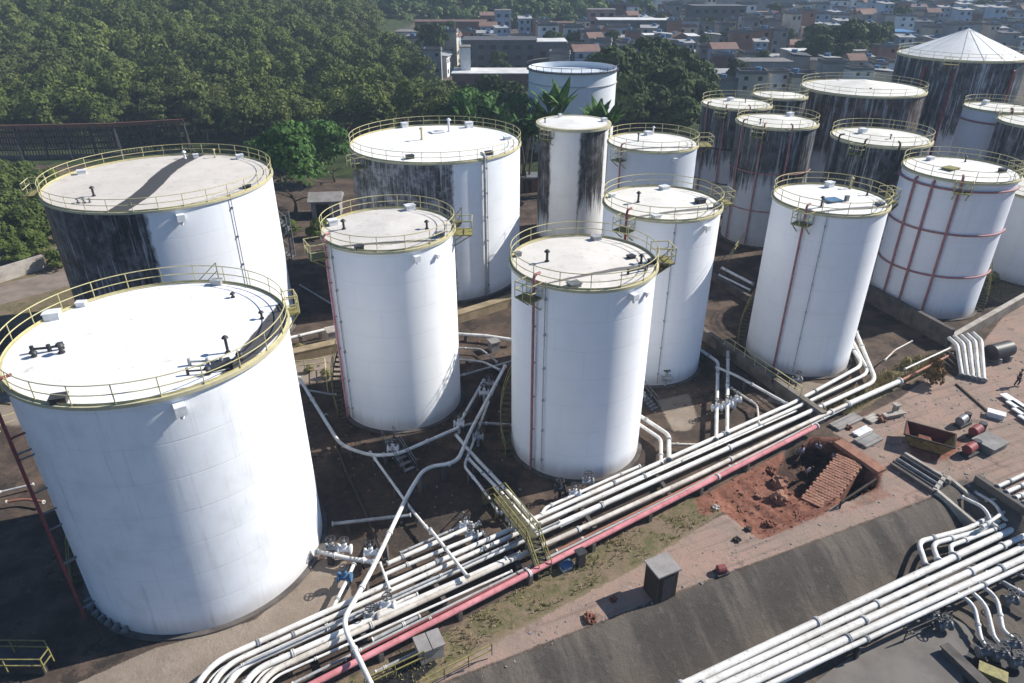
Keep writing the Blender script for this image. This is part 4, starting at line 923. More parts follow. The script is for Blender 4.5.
# small litter along the road
def lump(px,py,s,mat,name,label,cat,group=None,z=None,seed=0,flat=.7):
    c=G(px,py,0); g=hz(c.x,c.y) if z is None else z
    R=np.random.RandomState(seed+px); bm=bmesh.new(); bmesh.ops.create_icosphere(bm,subdivisions=3,radius=s)
    for v in bm.verts:
        n=v.co.normalized(); k=1+.28*math.sin(n.x*4+seed)*math.cos(n.y*5+seed*2)+R.uniform(-.16,.16)+.15*math.sin(n.x*11+n.z*9+seed)
        v.co=Vector((v.co.x*k,v.co.y*k,max(v.co.z,-s*.3)*k*flat))
    me=bpy.data.meshes.new(name); bm.to_mesh(me); bm.free(); me.materials.append(M[mat]); o=bpy.data.objects.new(name,me); COL.objects.link(o); o.location=(c.x,c.y,g+s*.15)
    tag(o,label,cat,group)
for i,(x,y,s,ma,la) in enumerate(((590,619,.38,'red_earth','pinkish pile of dirt on the road left of the shed shadow'),(613,600,.22,'red_earth','small red clod in the shadow of the shed'))): lump(x,y,s,ma,'dirt_pile',la,'dirt',seed=i)
t=thing('hose_reel','small red and black hose reel lying on the slope edge','hose reel',tuple(G(721,573,0))); c=G(721,573,0)
m=MB(); m.tube([c+Vector((-.25,0,.3)),c+Vector((.25,.1,.3))],.28,14); m.build('drum',M['red_pipe'],t); m=MB(); m.box(c+Vector((0,0,.08)),(.9,.6,.12),.4); m.build('base',M['dark_steel'],t)
# control boxes beside the pink pipe near the crossover
box_thing('junction_box','black cabinet with post beside the pink pipe right of the crossover','cabinet',G(580,566,0),(.5,.4,1.2),.5,'dark_steel',1)
box_thing('junction_box','white and blue box on the ground by the foot of the crossover','cabinet',G(566,569,0),(.7,.4,.35),.5,'white_metal',1,'blue_paint')
box_thing('concrete_block','pale concrete block carrying a thick pipe left of the slim tank','block',G(334,342,0),(1.2,1.2,1.4),.5,'concrete',1)
box_thing('concrete_block','grey concrete pier under the thick level pipe between two tanks','block',G(494,350,0),(.9,.9,1.0),.5,'concrete_grey',1)
# ---------------------------------------------------------------- excavation
a=G(850,460,-.1); b=G(815,501,-.1); d=(b-a); n=Vector((-d.y,d.x,0)).normalized(); L=d.length
t=thing('brick_ramp','ramp of orange sandbag courses between two dark holes in the red dig','ramp',(a.x,a.y,-.6)); m=MB(); k=22; w=2.0
for i in range(k):
    for j in range(9):
        q=a+d*((i+.5)/k)+n*((j-4+(.25 if i%2 else -.25))*w/9); q.z=-.05-.45*(i/k)+rnd.uniform(-.02,.02)
        m.box(q,(L/k*.93,w/9*rnd.uniform(.9,1.0),.14),math.atan2(d.y,d.x)+rnd.uniform(-.05,.05),top=.93)
m.build('sandbag_course',M['orange_earth'],t)
m=MB(); m.prism([tuple((a+n*w*.5)[:2]),tuple((a-n*w*.5)[:2]),tuple((b-n*w*.5)[:2]),tuple((b+n*w*.5)[:2])],-2.6,-.42); m.build('ramp_core',M['red_earth'],t)
a=G(838,442,.05); b=G(882,472,.05); o=MB(); o.bar(a,b,.95,.35); o=o.build('plank_bridge',M['orange_earth']); tag(o,'orange dusty slab laid across the head of the dig','slab')
for i,(x,y,s,fl,la) in enumerate(((781,478,.75,1.0,'tall clod of orange earth in the middle of the red dig'),(779,494,.8,.9,'lump of orange earth at the foot of the tall clod'),(772,468,.5,.8,'clod of earth near the pink pipe in the dig'),(788,474,.55,.8,'clod of red earth beside the dark hole'),
   (760,490,.35,.5,'flat ochre stone slab of earth in the red dig'),(772,520,.5,.5,'red clod near the lower rim of the dig'),(800,510,.55,.5,'reddish mound on the lower rim of the dig'),(848,428,.4,.8,'pink dirt pile beside the end of the rack'),(742,505,.45,.4,'low red heap at the left end of the dig'))):
    lump(x,y,s*.72,'orange_earth' if i in(0,1,4) else 'red_earth','earth_clod',la,'earth','clods in the dig',seed=i*3,flat=fl)
for i,(x,y,la) in enumerate(((716,508,'pale stone at the left rim of the dig'),(748,530,'dark stone at the lower left rim of the dig'),(737,540,'dark stone on the road below the dig'))): lump(x,y,.25,'concrete' if i==0 else 'wood_dark','stone',la,'stone',seed=i)
a=G(841,503,.5); b=G(876,480,.5); t=thing('edge_rail','low broken wooden rail along the rim of the second hole','railing',tuple(a)); m=MB(); m.bar(a+Vector((0,0,.1)),b+Vector((0,0,.1)),.12); m.build('rail',M['wood_dark'],t)
for f in (0,.4,.75,1): q=a.lerp(b,f); m=MB(); m.bar((q.x,q.y,-.3),(q.x,q.y,.62),.1); m.build('post',M['wood_dark'],t)
# covers between the dig and the yard
for px,py,sx,sy,ma,la in ((846,423,3.2,1.0,'grey_roof','long grey slab lying above the dig'),(862,433,1.8,.7,'white_metal','white ribbed sheet lying above the dig'),(868,441,2.2,1.2,'concrete_grey','brown grey slab between sheet and slab bridge'),(872,420,1.3,.8,'concrete','pale slab near the weeds')):
    c=G(px,py,0); m=MB()
    for i in range(4): q=Vector((c.x,c.y,0))+Vector((-math.sin(.55),math.cos(.55),0))*((i-1.5)*sy/4); m.box((q.x,q.y,.14+.03*(i%2)),(sx,sy/4*.96,.16),.55)
    o=m.build('cover_slab',M[ma]); tag(o,la,'slab','slabs above the dig')
box_thing('kerb_block','small pale concrete bench on the pink road','block',G(893,417,0),(1.9,.35,.3),.3,'concrete',1)
box_thing('post_block','pale upright post standing behind the concrete bench','block',G(894,414,0),(.35,.35,.9),.3,'concrete',1)
lump(881,420,.45,'rust_roof','rust_barrel','rust-brown lump by the pale slab at the weeds','debris')
# skip container
def skip():
    c=G(926,446,0); t=thing('skip_container','open skip container, dark red inside with an ochre end wall, on the pink road','skip',tuple(c)); rz_=-.55
    from mathutils import Matrix
    Rm=Matrix.Rotation(rz_,3,'Z'); bl,bw,tl,tw,h=1.15,.85,1.75,1.05,1.15
    bt=[Rm@Vector((x*bl,y*bw,.12))+c for x,y in ((-1,-1),(1,-1),(1,1),(-1,1))]; tp=[Rm@Vector((x*tl,y*tw,h))+c for x,y in ((-1,-1),(1,-1),(1,1),(-1,1))]
    m=MB(); m.add(bt+[q+Vector((0,0,-.06)) for q in bt],[(0,1,2,3),(7,6,5,4)]); m.build('floor',M['skip_red'],t)
    for i in range(4):
        j=(i+1)%4; mm='skip_ochre' if i in (0,1) else 'skip_red'; e=(tp[i]+tp[j])/2-c; e.z=0; e=e.normalized()*.06
        m=MB(); m.add([bt[i],bt[j],tp[j],tp[i],bt[i]-e,bt[j]-e,tp[j]-e,tp[i]-e],[(0,1,2,3),(7,6,5,4),(3,2,6,7),(0,4,5,1),(0,3,7,4),(1,5,6,2)]); m.build('side_wall',M[mm],t)
    m=MB()
    for i in range(4): m.bar(tp[i],tp[(i+1)%4],.12)
    m.build('top_rim',M['wood_dark'],t); m=MB(); m.box(c+Rm@Vector((-.3,.1,.45)),(1.6,1.0,.5),rz_,top=.5); m.build('load',M['red_earth'],t)
skip()
def pump(px,py,label,s=.55,mat='red_pipe'):
    c=G(px,py,0); t=thing('pump_set',label,'pump',tuple(c),'pumps on the road'); m=MB(); m.box(c+Vector((0,0,.12)),(s*3,s*1.4,.24),.5); m.build('base',M['dark_steel'],t)
    m=MB(); m.tube([c+Vector((-s*1.1,-.3,.24+s*.7)),c+Vector((s*.4,.25,.24+s*.7))],s*.7,14); m.build('motor',M[mat],t); m=MB(); m.cyl(c+Vector((s*1.0,.4,.2)),s*.55,s*1.5,12); m.build('casing',M['dark_steel'],t)
pump(970,454,'dark red pump set nearest the trench'); pump(976,436,'dark red pump set behind the grey slab'); pump(962,425,'dark steel pump set on the pink road',.5,'steel'); 
box_thing('machine_base','grey concrete machine base between two red pumps','block',G(988,447,0),(2.0,1.6,.55),.5,'concrete_grey',1)
box_thing('panel_crate','bright white crate at the end of the thin kerb','crate',G(995,417,0),(1.2,.55,.4),-.6,'white_metal',1)
o=MB(); o.bar(G(956,384,.06),G(988,412,.06),.16,.14); o=o.build('kerb',M['wood_dark']); tag(o,'thin dark kerb crossing the pink road','kerb')
# sheets leaning at the right edge
t=thing('sheet_stack','pale blue corrugated sheets stacked at the right edge','sheets',tuple(G(1015,410,0))); 
for i in range(4):
    m=MB(); a=G(1003+6*i,404+7*i-10,.25); b=G(1040+6*i,428+7*i-10,.25); m.bar(a,b,.75,.12); m.build('sheet',M['white_metal'],t)
# white pipes coming over the bund
for i in range(5):
    a=G(957+6.0*i,345-1.2*i,1.6); a2=G(949+6*i,338-1.2*i,1.6); b=G(962+5.5*i,376+1.2*i,.2)
    t=thing('bund_pipe',['leftmost','second','third','fourth','rightmost'][i]+' white pipe bending down over the bund corner to the ground','pipe',(b.x,b.y,0),'white pipes over the bund corner')
    m=MB(); m.tube([a2,a,b],.19,10,.4); m.build('pipe',M['white_pipe'],t); m=MB(); m.tube([b,b+(a-b).normalized()*.1],.3,12); m.build('flange',M['grey_pipe'],t)
c=G(998,360,0); t=thing('drum_tank','dark blue-grey horizontal drum beside the white pipes at the bund corner','tank',tuple(c)); m=MB(); m.tube([c+Vector((-1.2,-.3,1.0)),c+Vector((1.1,.6,1.0))],.78,18); m.build('drum',M['dark_steel'],t); m=MB()
for s in (-.7,.6): m.box(c+Vector((s,s*.4,.3)),(.3,1.5,.6),.38)
m.build('saddle',M['concrete_grey'],t)
# beam and chute
o=MB(); o.bar(G(976,478,.25),G(1050,527,.25),.45,.6); o=o.build('retaining_beam',M['concrete_dark']); tag(o,'dark concrete beam sloping to the right edge above the lower pipes','beam')
a=G(938,489,-.3); b=G(978,524,LOWZ+.9); d=(b-a); dh=Vector((d.x,d.y,0)).normalized(); n=Vector((-dh.y,dh.x,0)); w=1.15
t=thing('concrete_chute','pale concrete chute with side walls where the trench leaves the road','chute',tuple(a)); m=MB(); m.bar(a,b,w*2,.2); m.build('chute_floor',M['concrete'],t)
for s in (-1,1):
    m=MB(); m.bar(a+n*s*w+Vector((0,0,.25)),b+n*s*w+Vector((0,0,.35)),.28,.9); m.build('side_wall',M['concrete'],t)
m=MB(); m.bar(a-n*w+Vector((0,0,.3)),a+n*w+Vector((0,0,.3)),.3,.7); m.build('head_wall',M['concrete'],t)
# trench box
A0,A1=G(890,466,0),G(933,494,0); B0,B1=G(904,456,0),G(950,484,0)
t=thing('pipe_trench','open trench with dark floor crossing the road between the dig and the concrete chute','trench',tuple(A0)); m=MB(); m.prism([A0[:2],A1[:2],B1[:2],B0[:2]],.006,.03); m.build('trench_floor_shade',M['black'],t)  # black sheet laid on the ground stands in for shade in the trench
for q0,q1,ma in ((A0,A1,'concrete_dark'),(B0,B1,'concrete')):
    m=MB(); m.bar(q0+Vector((0,0,.15)),q1+Vector((0,0,.15)),.25,.4); m.build('trench_wall',M[ma],t)
for i in range(3):
    m=MB(); f=(i+.6)/3.6; m.tube([A0.lerp(B0,f)+Vector((0,0,.22)),A1.lerp(B1,f)+Vector((0,0,.22))],.17,10); m.build('trench_pipe',M['dark_steel' if i!=1 else 'steel'],t)
# slab under the lower rack
m=MB(); m.prism(gp((770,720),(835,668),(880,640),(930,606),(975,632),(962,668),(962,720),z=LOWZ),LOWZ+.02,LOWZ+.12); o=m.build('slab',M['slab']); tag(o,kind='structure')
rail([(903,642),(948,622)],'thin dark rail on the grey slab below the lower rack',LOWZ+.12,1.0,'dark_steel',step=2.2)
box_thing('valve_pit_curb','dark concrete curb round the lower right valve pit','curb',G(972,680,LOWZ),(.5,4,.5),.35,'concrete_dark',1)
box_thing('tool_chest','olive yellow block at the bottom right corner','chest',G(990,678,LOWZ),(1.3,.6,.5),-.6,'olive',1)
o=MB(); o.prism(gp((966,650),(985,636),(1040,640),(1060,720),(966,720),z=LOWZ),LOWZ+.01,LOWZ+.05); o=o.build('pit_floor_shade',M['black']); tag(o,'black sheet painted as pit shade below the curved pipes at the bottom right corner','pit floor')  # no hole dug here; the black sheet paints the pit's shade
# ---------------------------------------------------------------- people
def skin_mesh(name,joints,edges,mat,parent):
    me=bpy.data.meshes.new(name); me.from_pydata([j[0] for j in joints],edges,[]); me.materials.append(M[mat])
    o=bpy.data.objects.new(name,me); COL.objects.link(o); o.parent=parent
    mo=o.modifiers.new('Skin','SKIN'); mo.use_smooth_shade=True
    if not me.skin_vertices: me.attributes  # layer is created with the modifier
    sv=me.skin_vertices[0].data if me.skin_vertices else None
    if sv:
        for i,j in enumerate(joints): sv[i].radius=(j[1],j[1]); sv[i].use_root=(i==0)
    s=o.modifiers.new('Subsurf','SUBSURF'); s.levels=1; s.render_levels=1
    return o
def person(px,py,label,shirt,trousers='cloth_dark',rz_=0,bend=0.0,helmet=False,z=None,stride=.12):
    c=G(px,py,0 if z is None else z); g=hz(c.x,c.y); t=thing('person',label,'person',(c.x,c.y,g),'people on the site'); t.rotation_euler=(0,0,rz_)
    def B(x,y,z):                                   # lean the upper body forward about the hips
        if z>.95: dz=z-.95; return (x,y-math.sin(bend)*dz,.95+math.cos(bend)*dz)
        return (x,y,z)
    J=[(B(0,0,.95),.13),(B(0,0,1.2),.13),(B(0,0,1.4),.12),(B(0,0,1.5),.055),(B(0,-.02,1.62),.085),(B(0,-.01,1.72),.075),
       (B(.18,0,1.40),.06),(B(.24,-.03,1.13),.042),(B(.22,-.16,.92),.035),(B(-.18,0,1.40),.06),(B(-.25,-.02,1.13),.042),(B(-.23,-.14,.92),.035),
       ((.09,0,.88),.085),((.10,-stride,.48),.06),((.10,-stride*.6,.08),.045),((.10,-stride*.6-.14,.04),.04),((-.09,0,.88),.085),((-.10,stride*.7,.48),.06),((-.10,stride,.08),.045),((-.10,stride-.14,.04),.04)]
    E=[(0,1),(1,2),(2,3),(3,4),(4,5),(2,6),(6,7),(7,8),(2,9),(9,10),(10,11),(0,12),(12,13),(13,14),(14,15),(0,16),(16,17),(17,18),(18,19)]
    skin_mesh('body',J,E,'skin',t)
    sh=[(J[0][0],.150),(J[1][0],.150),(J[2][0],.135),(J[6][0],.078),(J[7][0],.058),(J[9][0],.078),(J[10][0],.058)]
    skin_mesh('shirt',sh,[(0,1),(1,2),(2,3),(3,4),(2,5),(5,6)],shirt,t)
    tr=[(J[0][0],.155)]+[(J[k][0],r) for k,r in ((12,.105),(13,.08),(14,.066),(16,.105),(17,.08),(18,.066))]
    skin_mesh('trousers',tr,[(0,1),(1,2),(2,3),(0,4),(4,5),(5,6)],trousers,t)
    h=Vector(B(0,-.01,1.70)); m=MB(); m.lathe([(.115,-.02),(.112,.05),(.08,.11),(.03,.13),(.002,.132)],14,tuple(h))
    if helmet: m.lathe([(.155,-.025),(.115,-.01)],14,tuple(h))
    me=bpy.data.meshes.new('helmet' if helmet else 'hair'); me.from_pydata(m.v,[],m.f); me.materials.append(M['helmet' if helmet else 'hair']); o=bpy.data.objects.new(me.name,me); COL.objects.link(o); o.parent=t
person(1016,386,'person in dark clothes walking on the pink road at the right edge','cloth_dark',rz_=1.2,stride=.2)
person(797,466,'worker in pale blue shirt at the left wall of the dark hole','cloth_blue',z=-2.2,rz_=.3,bend=.15)
person(814,463,'worker in pale blue shirt bending at the back of the dark hole','cloth_blue',z=-2.2,rz_=-.5,bend=.5)
person(831,469,'worker in pale blue shirt near the ramp side of the dark hole','cloth_blue',z=-2.2,rz_=-1.5,bend=.1)
person(804,479,'worker in grey lilac shirt stooping at the front of the dark hole','cloth_lilac',z=-2.2,rz_=.9,bend=.55)
# ---------------------------------------------------------------- vegetation
def crown_quads(seed,R,H,lobes,per,leaf,base=.25,flat=.75):
    """leaf clumps on the skins of irregular lobes filling a crown of radius R and height H (foot of crown at z=0)"""
    r=np.random.RandomState(seed); V=[];T=[]
    for i in range(lobes):
        f=r.rand(); ang=r.rand()*2*PI; rad=R*.62*math.sqrt(r.rand())*(1-.45*f)
        c=np.array([rad*math.cos(ang),rad*math.sin(ang),H*(base+(.80-base)*f)]); lr=R*r.uniform(.32,.50)
        n=r.normal(size=(per,3)); n[:,2]=np.abs(n[:,2])*.9+n[:,2]*.35; n/=np.linalg.norm(n,axis=1)[:,None]
        p=c+n*lr*(r.uniform(.80,1.06,(per,1)))*np.array([1,1,flat])
        nn=n+r.normal(size=(per,3))*.30; nn/=np.linalg.norm(nn,axis=1)[:,None]
        a=np.cross(nn,r.normal(size=(per,3))); a/=np.linalg.norm(a,axis=1)[:,None]; b=np.cross(nn,a)
        s=leaf*r.uniform(.6,1.25,(per,1)); w=s*r.uniform(.45,.9,(per,1))
        V.append(np.stack([p-a*s*.5,p+b*w*.5,p+a*s*.5,p-b*w*.5],1)); T.append(np.full(per,np.clip(r.normal(.5,.2),0,1)))
    return np.concatenate(V),np.concatenate(T)
def limb_trunk(m,seed,h,r0,R,n=5):
    q=random.Random(seed); b=Vector((0,0,0)); p1=Vector((q.uniform(-.2,.2),q.uniform(-.2,.2),h*.5)); p2=Vector((q.uniform(-.4,.4),q.uniform(-.4,.4),h))
    m.tube([b-Vector((0,0,.5)),b+Vector((0,0,.2)),p1,p2],[r0*1.3,r0,r0*.75,r0*.4],8)
    for i in range(n):
        a=2*PI*i/n+q.uniform(-.4,.4); s=p1.lerp(p2,q.uniform(.1,.8)); e=s+Vector((math.cos(a)*R*.55,math.sin(a)*R*.55,h*q.uniform(.25,.5)))
        m.tube([s,s.lerp(e,.5)+Vector((0,0,.15)),e],[r0*.4,r0*.28,r0*.12],6)
TREES={}
def tree_proto(key,seed,R,H,trunk,lobes,per,leaf,mat,label,group,name='tree',cat='tree',loc=(0,0,0)):
    t=thing(name,label,cat,loc,group); m=MB(); limb_trunk(m,seed,trunk,max(.14,R*.05),R); o=m.build('trunk',M['bark'],None,loc=(0,0,0)); o.parent=t; o.location=(0,0,0)
    V,T=crown_quads(seed,R,H,lobes,per,leaf); V=V+np.array([0,0,trunk*.62]); quads_obj('crown',V,M[mat],t,tint=T); TREES[key]=t; return t
def place_trees(key,spots,label,group):
    src=TREES[key]; first=src.get('used') is None
    for i,(x,y,s) in enumerate(spots):
        o=src if first else dup(src); first=False; src['used']=1
        o.location=(x,y,hz(x,y)-.1); o.rotation_euler=(0,0,rnd.uniform(0,6.28)); o.scale=(s,s*rnd.uniform(.9,1.1),s*rnd.uniform(.85,1.15))
        o['label']=label if isinstance(label,str) else label[i]; o['group']=group
    del src['used']
# forest on the hill: front rows as single trees, the rest as one wood
spots=[]; 
def forest_pts(x0,x1,y0,y1,sp,cond,seed):
    r=np.random.RandomState(seed); P=[]
    for y in np.arange(y0,y1,sp*.87):
        for x in np.arange(x0,x1,sp):
            px,py=x+r.uniform(-.45,.45)*sp,y+r.uniform(-.45,.45)*sp
            if not cond(px,py): continue
            h=hz(px,py); q=PJ(px,py,h+4)
            if -40<q[0]<1064 and -45<q[1]<260: P.append((px,py,h,q[0],q[1]))
    return P
def in_wood(x,y):
    if y<150: return y>130 and x<-40 and (y>143) and not(-135<x<-58 and y<154)
    return x<-15-.33*max(0,y-185)-3*math.sin(y*.07) and y<440
FP=forest_pts(-330,-8,128,440,4.9,in_wood,3)
FP.sort(key=lambda p:p[1])
near=[p for p in FP if p[1]<180]; far=[p for p in FP if p[1]>=180]
near=near[:150]; far+= [p for p in FP if p[1]<180][150:]
for k,(sd,R,H,tr,lo,pe,le) in enumerate(((11,4.1,7.2,3.2,15,95,.58),(12,3.5,8.2,3.6,13,95,.52),(13,4.8,6.8,3.2,17,95,.62),(14,3.0,5.6,2.4,12,80,.48))):
    tree_proto('f%d'%k,sd,R,H,tr,lo,pe,le,'leaf_forest','','')
    place_trees('f%d'%k,[(p[0],p[1],rnd.uniform(.8,1.25)) for p in near[k::4]],('broad dark green tree at the foot of the forested hill','tall narrow green tree at the foot of the forested hill','wide low green tree at the foot of the forested hill','small light green tree at the foot of the forested hill')[k],'trees along the forest edge')
def mass(name,pts,protos,mat,kind='stuff',smin=.75,smax=1.45,drop=2.0,seed=5):
    r=np.random.RandomState(seed); V=[];T=[]
    for p in pts:
        v,t=protos[r.randint(len(protos))]; a=r.rand()*2*PI; s=r.uniform(smin,smax); c,s_=math.cos(a),math.sin(a)
        A=np.array([[c,-s_,0],[s_,c,0],[0,0,r.uniform(.8,1.25)]]).T*s
        V.append(v@A+np.array([p[0],p[1],p[2]-drop+1.5])); T.append(np.clip(t*.4+r.normal(.3,.30),0,1))
    o=quads_obj(name,np.concatenate(V),M[mat],tint=np.concatenate(T)); tag(o,kind=kind); return o
o=mass('forest',far,[crown_quads(20+k,rr*.8,hh*.86,lo,80,.60,0.1) for k,(rr,hh,lo) in enumerate(((5.2,8.5,11),(4.6,10,10),(6.2,8,13),(3.6,6.5,8)))],'leaf_forest',smin=.6,smax=1.6)
tag(o,'dense green forest covering the hillside at upper left','forest')
FP2=forest_pts(-230,75,352,760,7.5,lambda x,y: y>362 and x<70-.0*y and not (x<-100-.1*(y-350) and y<430) and (y>375 or x<30),9)
o=mass('far_forest',FP2,[crown_quads(30+k,rr,hh,lo,30,1.5,0.1) for k,(rr,hh,lo) in enumerate(((4.6,8,10),(4.0,9,9),(5.4,7,11)))],'leaf_far',smax=1.3)
tag(o,'paler far wood on the hill behind the town','forest')
# single trees nearer the tanks
tree_proto('leafy',41,3.9,7.4,1.8,24,120,.50,'leaf_mid','','')
def px_tree(px,py): g=G(px,py,0); return (g.x,g.y)
sp=[px_tree(296,212)+(1.55,),px_tree(335,182)+(1.2,),px_tree(272,190)+(1.3,),px_tree(318,168)+(1.3,),px_tree(470,150)+(1.5,),px_tree(492,152)+(1.6,),px_tree(515,155)+(1.4,),px_tree(535,160)+(1.2,),px_tree(455,148)+(1.2,)]
place_trees('leafy',sp,['bright green bushy tree in the gap between two wide tanks','smaller bright green tree behind the little shed','bright green tree hard against the right side of the far left tank','bright green tree at the back of the gap between two wide tanks']+['bright green tree in the row behind the wide white-roofed tank']*5,'bright trees between the tanks')
tree_proto('dark',43,4.6,8.6,1.8,26,130,.75,'leaf_dark','','')
sp=[]; lab=[]
for i,(px,py,s) in enumerate(((590,138,1.6),(612,128,1.75),(636,124,1.8),(660,124,1.75),(682,128,1.5),(625,140,1.35),(652,138,1.35),(676,140,1.2),(702,134,1.15),(470,128,1.1),(490,128,1.15),(512,130,1.1),(452,140,.9),(605,118,1.7),(712,140,.9),(648,116,1.8),(622,112,1.8),(674,118,1.6),(694,122,1.4),(640,130,1.6),(665,132,1.5))):
    sp.append(px_tree(px,py)+(s,))
place_trees('dark',sp,['dense dark green tree in the clump beyond the tanks'  if i<9 or i>12 else 'dense dark green tree behind the wide white-roofed tank' for i in range(21)],'dark trees beyond the tanks')
tree_proto('town',47,4.0,6.5,3.2,14,60,1.0,'leaf_dark','','')
sp=[];lab=[]
for i,(px,py,s) in enumerate(((815,75,1.5),(845,72,1.6),(868,70,1.4),(745,52,1.2),(795,38,1.0),(660,40,1.0),(555,62,1.2),(575,58,1.1),(440,66,1.3),(425,62,1.2),(735,95,.9),(725,72,.9),(900,30,1.2),(980,20,1.2),(760,75,.8),(450,45,1.0),(500,78,.9),(640,70,.8),(700,58,.9),(830,55,1.0),(880,50,1.0),(920,12,1.2),(850,12,1.2),(780,14,1.1),(690,20,1.0),(808,66,1.5),(828,68,1.6),(856,64,1.5),(836,76,1.3),(875,62,1.2),(725,50,1.1),(770,28,1.1),(890,20,1.2),(610,62,1.0),(545,45,.9),(705,45,1.0),(785,52,1.0))):
    p=GT(px,py); sp.append((p.x,p.y,s*1.1))
place_trees('town',sp,'dark rounded tree standing among the far town houses','trees in the town')
# banana-like clump behind the narrow tank
def frond(m_list,base,ang,up,L,w,seed):
    r=random.Random(seed); P=[]; n=7
    for i in range(n+1):
        f=i/n; out=L*(f*.75)*math.cos(up)+L*.25*f*f; z=L*f*math.sin(up)-L*.45*f*f*(1.1-math.sin(up))
        P.append(Vector((base[0]+math.cos(ang)*out,base[1]+math.sin(ang)*out,base[2]+z)))
    s=Vector((-math.sin(ang),math.cos(ang),0))
    for i in range(n):
        w0=w*math.sin(PI*(i/n)*.9+.2); w1=w*math.sin(PI*((i+1)/n)*.9+.2)
        for sd in (-1,1):
            d=Vector((0,0,-.35))
            m_list.append([P[i],P[i+1],P[i+1]+s*w1*sd+d*w1,P[i]+s*w0*sd+d*w0])
def banana(px,py,s,label,seed,lean=0):
    c=G(px,py,0); t=thing('broad_leaf_plant',label,'plant',(c.x,c.y,0),'broad leaved plants behind the narrow tank'); r=random.Random(seed); m=MB(); Q=[]
    for k in range(5):
        a=r.uniform(0,6.28); b=Vector((c.x+r.uniform(-1.2,1.2),c.y+r.uniform(-1,1),0)); h=s*r.uniform(.72,1.0)
        top=b+Vector((math.cos(a)*h*.15,math.sin(a)*h*.15,h)); m.tube([b,b.lerp(top,.5),top],[.22,.18,.1],8)
        for j in range(9): frond(Q,top,r.uniform(0,6.28),r.uniform(.55,1.4),s*r.uniform(.22,.36),s*.045,seed*50+k*9+j)
    m.build('stem',M['bark'],t); V=np.array([[[*v] for v in q] for q in Q])-np.array([c.x,c.y,0]); quads_obj('leaf',V,M['leaf_mid'],t,tint=nr.rand(len(V)))
for i,(px,py,s,la) in enumerate(((552,196,14.5,'tall broad leaved plant sticking up above the narrow striped tank'),(598,192,13.0,'lower broad leaved plant at the right behind the narrow striped tank'),(525,192,11.5,'broad leaved plant between the wide white-roofed tank and the narrow striped one'),(500,172,11,'broad leaved plant at the right behind the wide white-roofed tank'),(470,165,10,'broad leaved plant in the middle behind the wide white-roofed tank'))): banana(px,py,s,la,60+i)
tree_proto('mid',51,2.2,4.2,1.8,14,80,.45,'leaf_bright','','')
place_trees('mid',[px_tree(x,y)+(s,) for x,y,s in ((622,172,1.2),(648,168,1.3),(668,170,1.0),(612,168,1.0))],['young green tree left behind the small grey-white tank','taller young green tree behind the small grey-white tank','young green tree beside the rusty roofed shed','young green tree close behind the narrow striped tank'],'young trees behind the small tank')
# bushes at the left edge
tree_proto('bush',53,2.2,2.6,.5,14,110,.36,'leaf_forest','','',name='bush',cat='bush')
place_trees('bush',[(*G(x,y,0)[:2],s) for x,y,s in ((22,215,1.5),(10,232,1.3),(38,225,1.2),(30,248,1.0),(5,205,1.4),(48,205,1.0),(14,190,1.5),(55,222,.9),(40,188,1.2),(66,240,.8),(290,235,.8),(318,238,.9),(328,262,.6),(60,268,.8),(8,252,1.3),(20,262,1.0),(2,218,1.6),(30,232,1.4),(44,240,1.2),(52,212,1.2),(16,202,1.5),(36,202,1.3),(60,198,1.1),(26,186,1.4),(3,180,1.5),(52,186,1.1),(64,226,1.0),(40,256,.9))],
   ['green bush on the slope at the far left edge' if i<10 or i>13 else ['bush against the right side of the far left tank','yellowish bush left of the slim tank rim','small bush behind the slim tank platform','bush above the pale wall at the left'][i-10] for i in range(28)],'bushes at the left edge')
